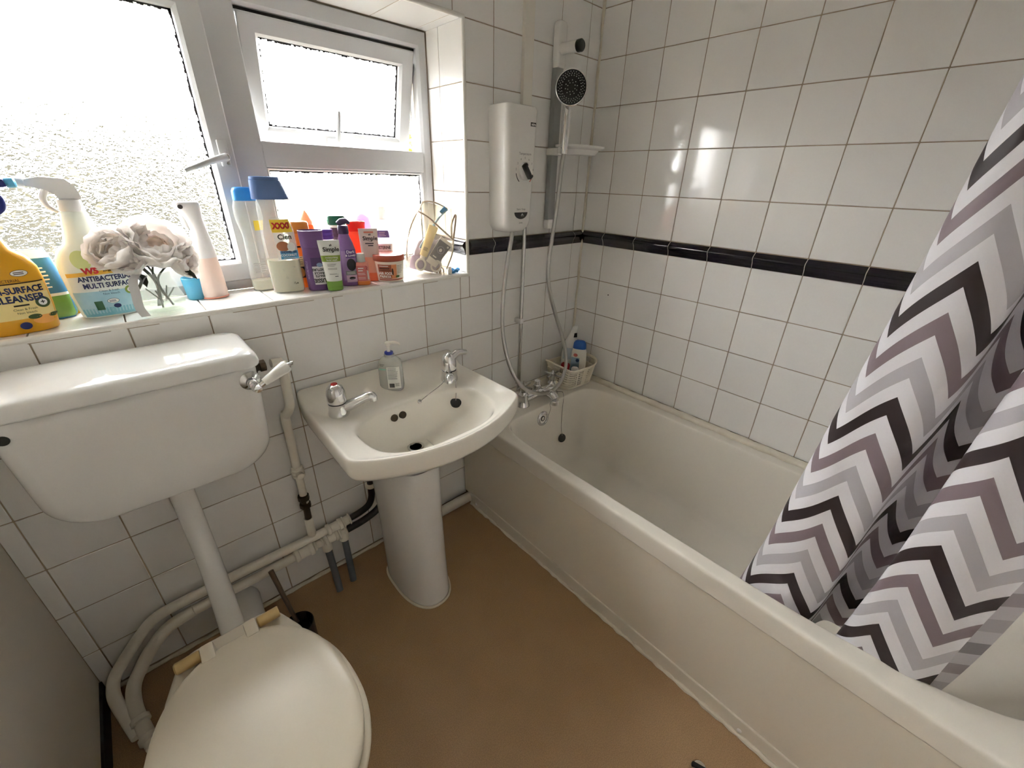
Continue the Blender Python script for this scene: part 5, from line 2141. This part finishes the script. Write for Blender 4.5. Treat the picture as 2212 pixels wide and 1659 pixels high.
b = Bottle('travel_bottle', 'smallest pink bottle with grey white cap at the sill edge', 'bottle', -1.016, .046, SZ,
           [(0, .0185, .0125, 3.2), (.002, .0205, .0145, 3.2), (.062, .0205, .0145, 3.2), (.068, .018, .0125, 3), (.070, .012, .010, 2.2)], pm('pink_clear_bottle', srgb(238, 168, 150), .3, translucent=.35))
b.loft('cap', [(.0695, .0120, .0120, 2), (.071, .0130, .0130, 2), (.092, .0125, .0125, 2), (.0945, .0105, .0105, 2)], pm('cap_offwhite', srgb(206, 208, 202), .35))
lb = b.band('label', -.85, .62, .014, .060, pm('label_rose', srgb(212, 118, 112), .4))
b.bars(-.012, .006, [.052, .045], WHITEI, .003, lb)
b.bars(-.014, .008, [.037, .033, .024, .020], WHITEI, .001, lb)
b.band('orange_base', -.98, .98, .001, .013, pm('orange_liquid', srgb(240, 150, 78), .3, translucent=.3))
b.text('2', .013, .0135, .052, pm('crimson_ink', srgb(170, 60, 70), .5), None, .0003)
b.band('white_stripe', .66, .86, .018, .044, LBLW)

# tub
b = Bottle('hair_mask_tub', 'round cream tub with rust coloured lid and papaya label', 'tub', -.917, .060, SZ,
           [(0, .038, .038, 2), (.003, .0405, .0405, 2), (.030, .0425, .0425, 2), (.060, .0445, .0445, 2), (.062, .044, .044, 2)], pm('tub_cream', srgb(232, 222, 208), .35))
b.loft('lid', [(.058, .0470, .0470, 2), (.0595, .0480, .0480, 2), (.072, .0480, .0480, 2), (.0745, .0465, .0465, 2)], pm('rust_lid', srgb(168, 82, 62), .35))
lb = b.band('label', -.78, .12, .010, .050, pm('rust_label', srgb(164, 88, 62), .45))
b.text('HAIR FOOD', .0105, -.014, .0250, WHITEI, lb, .0003, squash=.85)
b.text('PAPAYA', .0105, -.014, .0160, WHITEI, lb, .0003, squash=.85)
b.bars(-.030, .002, [.0455], WHITEI, .0016, lb)
b.bars(-.030, .002, [.0390], pm('dark_rust_ink', srgb(70, 30, 22), .5), .003, lb)
b.bars(-.030, .002, [.0335], BLK, .0012, lb)
fr = b.band('fruit_label', .12, .48, .010, .050, pm('papaya_orange', srgb(220, 140, 92), .45))
b.oval('seed_print', .0085, .030, .0025, .010, pm('seed_brown', srgb(52, 24, 18), .5), fr, .0014)
b.oval('leaf_print', .022, .016, .006, .003, pm('leaf_olive', srgb(84, 110, 60), .5))
b.bars(.022, .038, [.046, .042, .038, .034, .030, .026], INK, .0008)
b.t.scale = (1.04, 1.04, 1.12)
b.band('base_stripe', -.8, .9, .005, .009, pm('rust_lid', srgb(168, 82, 62), .35))

# mouthwash
b = Bottle('mouthwash_bottle', 'clear mouthwash bottle behind the rust lidded tub', 'bottle', -.886, .146, SZ,
           [(0, .028, .020, 3), (.003, .031, .023, 3), (.120, .031, .023, 3), (.140, .027, .020, 2.6), (.165, .016, .015, 2.2), (.180, .014, .014, 2)], clear_plastic('mouthwash_clear', (.94, .94, .96), .5, .06))
b.loft('cap', [(.179, .0155, .0155, 2), (.181, .0165, .0165, 2), (.216, .0150, .0150, 2), (.219, .012, .012, 2)], pm('cap_white', srgb(236, 238, 234), .35, translucent=.3))
p_ = b.band('neck_label', -.72, .72, .124, .146, pm('label_periwinkle', srgb(118, 110, 176), .4))
b.bars(-.012, .010, [.140, .135, .130], WHITEI, .0014, p_)
lb = b.band('label', -.62, .90, .048, .104, LBLW)
b.text('LISTERINE', .0135, -.001, .092, BLK, lb, .0004, squash=.74)
b.text('TOTAL PROTECT', .0085, .002, .078, pm('label_wine', srgb(150, 60, 60), .5), lb, .0002, squash=.62)
b.band('peach_swoosh', -.5, .90, .048, .062, pm('peach_print', srgb(236, 176, 150), .4), off=.0009)

# ------------------------------------------------------------------ clear toiletry bag
bx, by = -.772, .078
bth = face_cam(bx, by)
bag = thing('toiletry_bag', 'clear vinyl toiletry bag stuffed with tubes, leaning on the reveal', 'bag', (bx, by, SZ), 0, rot=(Matrix.Rotation(bth, 3, 'Z') @ Matrix.Rotation(radians(13), 3, 'Y')).to_euler())
BAGM = clear_plastic('bag_vinyl', (.92, .88, .80), .74, .12)
BS = [(.004, .046, .022, 3), (.010, .058, .030, 3), (.05, .064, .034, 2.8), (.10, .064, .032, 2.8), (.15, .056, .024, 2.8), (.185, .048, .016, 3), (.215, .040, .006, 4)]
v, f = [], []
nb = 40
for k_, s in enumerate(BS):
    for k in range(nb):
        xx, yy = sup(s[1], s[2], s[3], 2 * pi * k / nb)
        cr = 1 + .035 * sin(k * 2.3 + k_ * 1.9) * (1 if k_ else 0)
        v.append((xx * cr, yy * cr, s[0]))
for i in range(len(BS) - 1):
    for k in range(nb):
        k2 = (k + 1) % nb
        f.append([i * nb + k, i * nb + k2, (i + 1) * nb + k2, (i + 1) * nb + k])
f.append(list(range(nb))[::-1])
mesh_obj('pouch', v, f, BAGM, bag, True, 180)
PIPING = pm('bag_piping', srgb(176, 160, 136), .5)
mb = MB()
mb.tube([(-.046, -.016, .184), (-.020, -.024, .176), (.010, -.030, .158), (.040, -.030, .140), (.060, -.020, .128)], .0026, 8)
mb.build('zip', PIPING, bag)
mb = MB()
mb.tube([(-.058, -.004, .03), (-.064, 0, .08), (-.060, 0, .14), (-.046, 0, .188), (-.036, 0, .214), (-.005, 0, .220), (.030, 0, .212)], .0022, 8)
mb.tube([(.058, -.004, .03), (.066, 0, .08), (.062, 0, .130)], .0022, 8)
mb.build('piping', PIPING, bag)
mb = MB()
mb.tube([(.056, 0, .132), (.050, .004, .165), (.053, .004, .196), (.057, .002, .196), (.060, 0, .16), (.062, 0, .130)], .0028, 8)
mb.build('strap', PIPING, bag)
bag.scale = (1.20, 1.10, 1.08)


def in_bag(name, label, cat, mat, build, x, y, z, rot):
    """a thing of its own placed inside the bag"""
    M = bag_M @ T(x, y, z) @ Matrix.Rotation(rot[2], 4, 'Z') @ Matrix.Rotation(rot[1], 4, 'Y') @ Matrix.Rotation(rot[0], 4, 'X')
    t = thing(name, label, cat, M.to_translation(), rot=M.to_euler())
    build(t)
    return t


bag_M = Matrix.Translation((bx, by, SZ)) @ (Matrix.Rotation(bth, 3, 'Z') @ Matrix.Rotation(radians(13), 3, 'Y')).to_4x4()


def tb_(t):
    S = [(.000, .013, .011, 2.2), (.02, .014, .011, 2.2), (.08, .0155, .006, 2.6), (.105, .016, .0015, 4)]
    v, f = loft_vf(S, 28)
    mesh_obj('tube', v, f, pm('cream_tube', srgb(232, 214, 160), .4), t)
    h = Bottle.__new__(Bottle)
    h.t, h.secs = t, S
    h.bars(-.008, .008, [.030, .027, .024, .021], INK, .0016)
    mb = MB()
    mb.lathe([(.008, -.012), (.009, -.011), (.009, .001)], 16)
    mb.build('cap', WPLAST, t)


def tb_dark(t):
    S = [(.000, .020, .010, 2.4), (.02, .021, .010, 2.4), (.07, .023, .006, 2.8), (.098, .024, .0015, 4)]
    v, f = loft_vf(S, 28)
    mesh_obj('tube', v, f, LBLW, t)
    h = Bottle.__new__(Bottle)
    h.t, h.secs = t, S
    lb = h.band('label', -.95, .95, .022, .088, pm('slate_label', srgb(88, 90, 108), .4))
    h.oval('ring_print', .0, .060, .013, .013, pm('pale_slate', srgb(150, 152, 168), .4), lb)
    h.oval('ring_print_inner', .0, .060, .0105, .0105, pm('slate_label', srgb(88, 90, 108), .4), lb, .0014)
    h.oval('bear_print', .0, .059, .005, .006, WHITEI, lb, .0018)
    h.bars(-.012, .004, [.030], WHITEI, .004, lb)
    h.oval('dot_print', .015, .081, .0035, .0035, WHITEI, lb, .0016)


def ring_(t):
    mb = MB()
    mb.tube([Vector((.016 * cos(a * pi / 12), 0, .019 * sin(a * pi / 12))) for a in range(25)], .0036, 10, smooth=False, caps=False)
    mb.build('loop', WPLAST, t)


def lilac_(t):
    S = [(.0, .022, .012, 2.6), (.003, .024, .014, 2.6), (.040, .024, .014, 2.6), (.046, .020, .011, 2.6)]
    v, f = loft_vf(S, 28)
    mesh_obj('jar', v, f, pm('lilac_jar', srgb(148, 130, 168), .4), t)


def tooth_(t):
    mb = MB()
    mb.tube([(0, 0, -.12), (0, 0, -.02), (.004, 0, .01), (.010, 0, .038)], [.0045, .0038, .0026, .0030], 10)
    mb.build('handle', pm('toothbrush_blue', srgb(140, 180, 206), .3), t)
    mb = MB()
    mb.box(-.010, .001, -.0045, .0045, -.012, .012, .001, M=T(.004, 0, .026) @ Matrix.Rotation(radians(12), 4, 'Y'))
    mb.build('bristles', pm('bristle_blue', srgb(100, 150, 190), .6), t)


in_bag('cream_tube', 'slim pale yellow tube inside the clear bag', 'tube', None, tb_, -.018, -.014, .062, (0, radians(10), 0))
in_bag('ointment_tube', 'slate grey labelled tube inside the clear bag', 'tube', None, tb_dark, .012, -.018, .040, (0, radians(24), 0))
in_bag('hook_ring', 'larger white plastic ring at the front of the clear bag', 'ring', None, ring_, -.022, -.026, .032, (0, 0, .2))
in_bag('hook_ring', 'white plastic ring over the slate tube in the clear bag', 'ring', None, ring_, .030, -.026, .038, (0, .3, -.2))
in_bag('lilac_jar', 'lilac jar at the bottom of the clear bag', 'jar', None, lilac_, -.034, -.004, .010, (0, 0, 0))
def cloth_(t):
    rgc = random.Random(4)
    v, f = loft_vf([(.0, .030, .010, 2.5), (.012, .046, .016, 2.4), (.05, .050, .017, 2.2), (.09, .044, .014, 2.2), (.115, .026, .008, 2.2)], 36)
    v = [p_ * (1 + .06 * sin(p_.x * 190 + p_.z * 130)) + Vector((0, .003 * rgc.uniform(-1, 1), 0)) for p_ in v]
    mesh_obj('cloth', v, f, pm('lilac_cloth', srgb(168, 160, 180), .8), t, True, 180)


in_bag('wash_cloth', 'crumpled pale lilac cloth at the back of the clear bag', 'cloth', None, cloth_, -.004, .012, .010, (0, radians(4), 0))
in_bag('toothbrush', 'pale blue toothbrush sticking out of the clear bag', 'toothbrush', None, tooth_, .012, -.008, .196, (0, radians(22), 0))
mb = MB()
mb.tube([Vector((.020 * cos(a * pi / 14), .014 * sin(a * pi / 14), .010 + .003 * sin(a))) for a in range(23)], .0055, 8, smooth=False)
hbnd = mb.build('hair_band', pm('bright_blue_band', srgb(48, 132, 190), .5), None, loc=(-.676, .036, SZ - .003))
tag(hbnd, 'bright blue hair band on the sill beside the clear bag', 'hair band')
b = Bottle('lens_vial', 'tiny white vial by the blue hair band', 'vial', -.704, .024, SZ, [(0, .006, .006, 2), (.001, .0068, .0068, 2), (.014, .0068, .0068, 2), (.016, .005, .005, 2)], WPLAST, part='vial')
b.loft('vial_cap', [(.0158, .0056, .0056, 2), (.017, .006, .006, 2), (.024, .0058, .0058, 2), (.0255, .004, .004, 2)], WPLAST)
hc = thing('hair_clip', 'small brown hair claw clip under the clear bag', 'hair clip', (-.722, .050, SZ), .4)
mb = MB()
for s in (-1, 1):
    mb.tube([(0, 0, .020), (s * .010, 0, .014), (s * .013, 0, .004), (s * .010, -.001, .0025)], .0026, 8)
    mb.tube([(0, .012, .020), (s * .010, .012, .014), (s * .013, .012, .004), (s * .010, .012, .0025)], .0026, 8)
mb.tube([(0, -.002, .020), (0, .014, .020)], .0034, 8, smooth=False)
mb.build('claw', pm('tortoise_brown', srgb(150, 122, 92), .35), hc)

# ------------------------------------------------------------------ soap dispenser on the basin
sx_, sy_ = -1.020, -.082
SOAPC = clear_plastic('soap_clear', (.84, .85, .82), .62, .06)
b = Bottle('soap_dispenser', 'clear hand soap pump bottle with white back label on the basin', 'soap dispenser', sx_, sy_, .50 + .1955,
           [(0, .034, .022, 3), (.003, .037, .025, 3), (.010, .038, .026, 3), (.085, .037, .025, 2.8), (.100, .034, .023, 2.6), (.110, .024, .018, 2.3), (.114, .016, .015, 2), (.122, .0155, .0155, 2)], SOAPC, turn=-.25)
b.loft('soap', [(.004, .034, .022, 3), (.010, .0355, .0235, 3), (.030, .0355, .0235, 3)], pm('pale_soap', srgb(222, 220, 208), .25, translucent=.4))
lb = b.band('label', -.18, .86, .012, .086, LBLW)
b.bars(-.004, .028, [.082, .079, .076, .073, .070, .0665, .063, .060, .057, .054, .051, .048, .045], INK, .0011, lb)
b.band('barcode', -.06, .36, .016, .030, INK, lb, off=.0012)
b.bars(.016, .030, [.030, .027, .024, .021], INK, .0011, lb)
b.band('brand_strip', -.85, -.25, .076, .080, pm('teal_print', srgb(110, 170, 160), .4))
b.bars(-.028, -.012, [.094, .090], INK, .002)
b.loft('collar', [(.1215, .0125, .0125, 2), (.123, .0135, .0135, 2), (.129, .0135, .0135, 2), (.1305, .0115, .0115, 2)], pm('royal_blue', srgb(44, 60, 150), .3))
mb = MB()
mb.tube([(0, 0, .128), (0, 0, .156)], .0055, 12, smooth=False)
mb.lathe([(.006, .150), (.0095, .153), (.0095, .160), (.006, .163)], 18)
mb.tube([(-.004, 0, .158), (.018, -.004, .162), (.034, -.007, .160), (.038, -.008, .155)], [.0055, .0048, .004, .0035], 12)
mb.build('pump', pm('pump_white', srgb(236, 232, 222), .3), b.t)

# ------------------------------------------------------------------ basket on the bath corner
bk = thing('storage_basket', 'cream woven plastic basket in the bath corner', 'basket', (-.128, -.108, BZ), radians(-4))
BKM = pm('cream_basket', srgb(236, 228, 210), .5)


def basket_vf():
    """walls with real holes: ribs and hoops"""
    hx0, hy0, hx1, hy1 = .088, .068, .106, .086
    H = .108
    n = 132
    strips = MB()

    def pt(t, zf, e=0.0):
        hx, hy = hx0 + (hx1 - hx0) * zf - e, hy0 + (hy1 - hy0) * zf - e
        x_, y_ = sup(hx, hy, 5, t)
        return Vector((x_, y_, 0))

    def top(t):
        # rim dips on the two long sides, rises at the ends
        c = cos(t)
        return H * (0.88 + .20 * abs(c) ** 2.2)
    nz = 17
    V, F = [], []
    for e in (0, .0035):
        for j in range(nz + 1):
            zf = j / nz
            for k in range(n):
                t = 2 * pi * (k + .0) / n
                p_ = pt(t, zf * top(t) / H, e)
                V.append(Vector((p_.x, p_.y, .002 + zf * top(t))))
    W = (nz + 1) * n
    hole = lambda j, k: (2 <= j <= nz - 2) and (j % 2 == 0) and (k % 2 == 0)
    handle = lambda j, k: j in (12, 13, 14, 15) and (abs((k / n + .5) % 1 - .5) < .055 or abs(k / n - .5) < .055)
    for j in range(nz):
        for k in range(n):
            k2 = (k + 1) % n
            if hole(j, k) or handle(j, k):
                # hole walls
                a, b_, c_, d_ = j * n + k, j * n + k2, (j + 1) * n + k2, (j + 1) * n + k
                for (p_, q_) in ((a, b_), (b_, c_), (c_, d_), (d_, a)):
                    F.append([p_, q_, W + q_, W + p_])
                continue
            a, b_, c_, d_ = j * n + k, j * n + k2, (j + 1) * n + k2, (j + 1) * n + k
            F.append([a, b_, c_, d_])
            F.append([W + d_, W + c_, W + b_, W + a])
    for k in range(n):
        k2 = (k + 1) % n
        F.append([nz * n + k, nz * n + k2, W + nz * n + k2, W + nz * n + k])
    F.append([k for k in range(n)][::-1])
    F.append([W + k for k in range(n)])
    return V, F, pt, top


V, F, bpt, btop = basket_vf()
me = bpy.data.meshes.new('woven_wall')
me.from_pydata([tuple(q) for q in V], [], F)
finish('woven_wall', me, BKM, bk, True, 50)
mb = MB()
pts = []
for k in range(133):
    t = 2 * pi * k / 132
    p_ = bpt(t, btop(t) / .108)
    pts.append(Vector((p_.x, p_.y, .002 + btop(t))))
mb.tube(pts, .0038, 8, smooth=False, caps=False)
mb.build('rim', BKM, bk)
BKZ = BZ + .0045
b = Bottle('cleaner_bottle', 'tall white angled neck cleaner bottle with black nozzle in the basket', 'bottle', -.104, -.072, BKZ,
           [(0, .030, .020, 3), (.003, .033, .023, 3), (.100, .034, .023, 2.8), (.150, .030, .020, 2.6, .002), (.185, .020, .015, 2.2, .008), (.205, .014, .012, 2, .012)], pm('white_cleaner', srgb(230, 230, 226), .3))
b.loft('cap', [(.204, .013, .012, 2, .012), (.206, .0145, .013, 2, .012), (.226, .012, .011, 2, .017), (.232, .008, .008, 2, .019)], pm('white_cap', srgb(236, 236, 232), .3))
b.band('nozzle', .2, .95, .186, .204, BLACK, off=.0015)
b.t.scale = (1.08, 1.0, 1.13)
b.band('label', -.8, .6, .09, .140, pm('label_silver', srgb(196, 206, 214), .4))
b = Bottle('shampoo_bottle', 'white bottle with blue cap and blue label in the basket', 'bottle', -.094, -.122, BKZ,
           [(0, .028, .017, 3), (.003, .031, .020, 3), (.080, .033, .021, 2.8), (.125, .031, .020, 2.6), (.142, .027, .018, 2.6)], pm('shampoo_white', srgb(232, 228, 216), .3), turn=-.1)
b.loft('cap', [(.1415, .0275, .0185, 2.6), (.143, .0285, .0195, 2.6), (.164, .026, .018, 2.6), (.172, .020, .014, 2.6), (.174, .014, .010, 2.6)], pm('ocean_blue_cap', srgb(40, 96, 176), .3))
b.band('label', -.92, .2, .030, .105, pm('label_steel', srgb(146, 168, 190), .4))
b.oval('heart_print', -.012, .116, .009, .007, pm('salmon_heart', srgb(214, 120, 112), .4))
b.oval('round_print', -.002, .094, .0075, .0075, pm('ink_navy', srgb(30, 70, 120), .4))
b.band('dark_base', -.95, .5, .004, .034, pm('label_navy', srgb(24, 30, 48), .4), off=.0012)
b.bars(-.014, .006, [.060, .052, .046], NAVY, .003, off=.0014)
b.t.scale = (1.1, 1.0, 1.15)
b = Bottle('body_cream_bottle', 'black bottle with red cap lying in the basket', 'bottle', -.172, -.096, BKZ,
           [(0, .020, .020, 2), (.003, .022, .022, 2), (.060, .022, .022, 2), (.070, .018, .018, 2)], pm('black_bottle', (.012, .012, .014), .35), rot=(0, radians(7)))
b.loft('cap', [(.0695, .019, .019, 2), (.071, .021, .021, 2), (.095, .0205, .0205, 2), (.098, .018, .018, 2)], pm('crimson_cap', srgb(176, 28, 34), .3))
b = Bottle('roll_on_bottle', 'dark roll on bottle with rounded white cap at the basket front', 'bottle', -.140, -.142, BKZ,
           [(0, .018, .015, 2.4), (.003, .020, .017, 2.4), (.045, .020, .017, 2.4), (.052, .016, .014, 2.2)], pm('black_bottle', (.012, .012, .014), .35))
b.loft('cap', [(.0515, .0165, .0145, 2.4), (.053, .0175, .0155, 2.4), (.078, .0170, .0150, 2.4), (.084, .013, .011, 2.2)], pm('roll_white', srgb(234, 232, 226), .3))
b = Bottle('bath_sponge_roll', 'small white rolled tube lying at the wall end of the basket', 'tube', -.058, -.088, BKZ,
           [(0, .013, .013, 2), (.002, .0145, .0145, 2), (.094, .0145, .0145, 2), (.097, .012, .012, 2)], pm('off_white_roll', srgb(230, 226, 214), .4), part='tube')
b.loft('end_cap', [(.0965, .010, .010, 2), (.098, .011, .011, 2), (.105, .0105, .0105, 2), (.107, .008, .008, 2)], pm('white_end', srgb(236, 234, 228), .35))
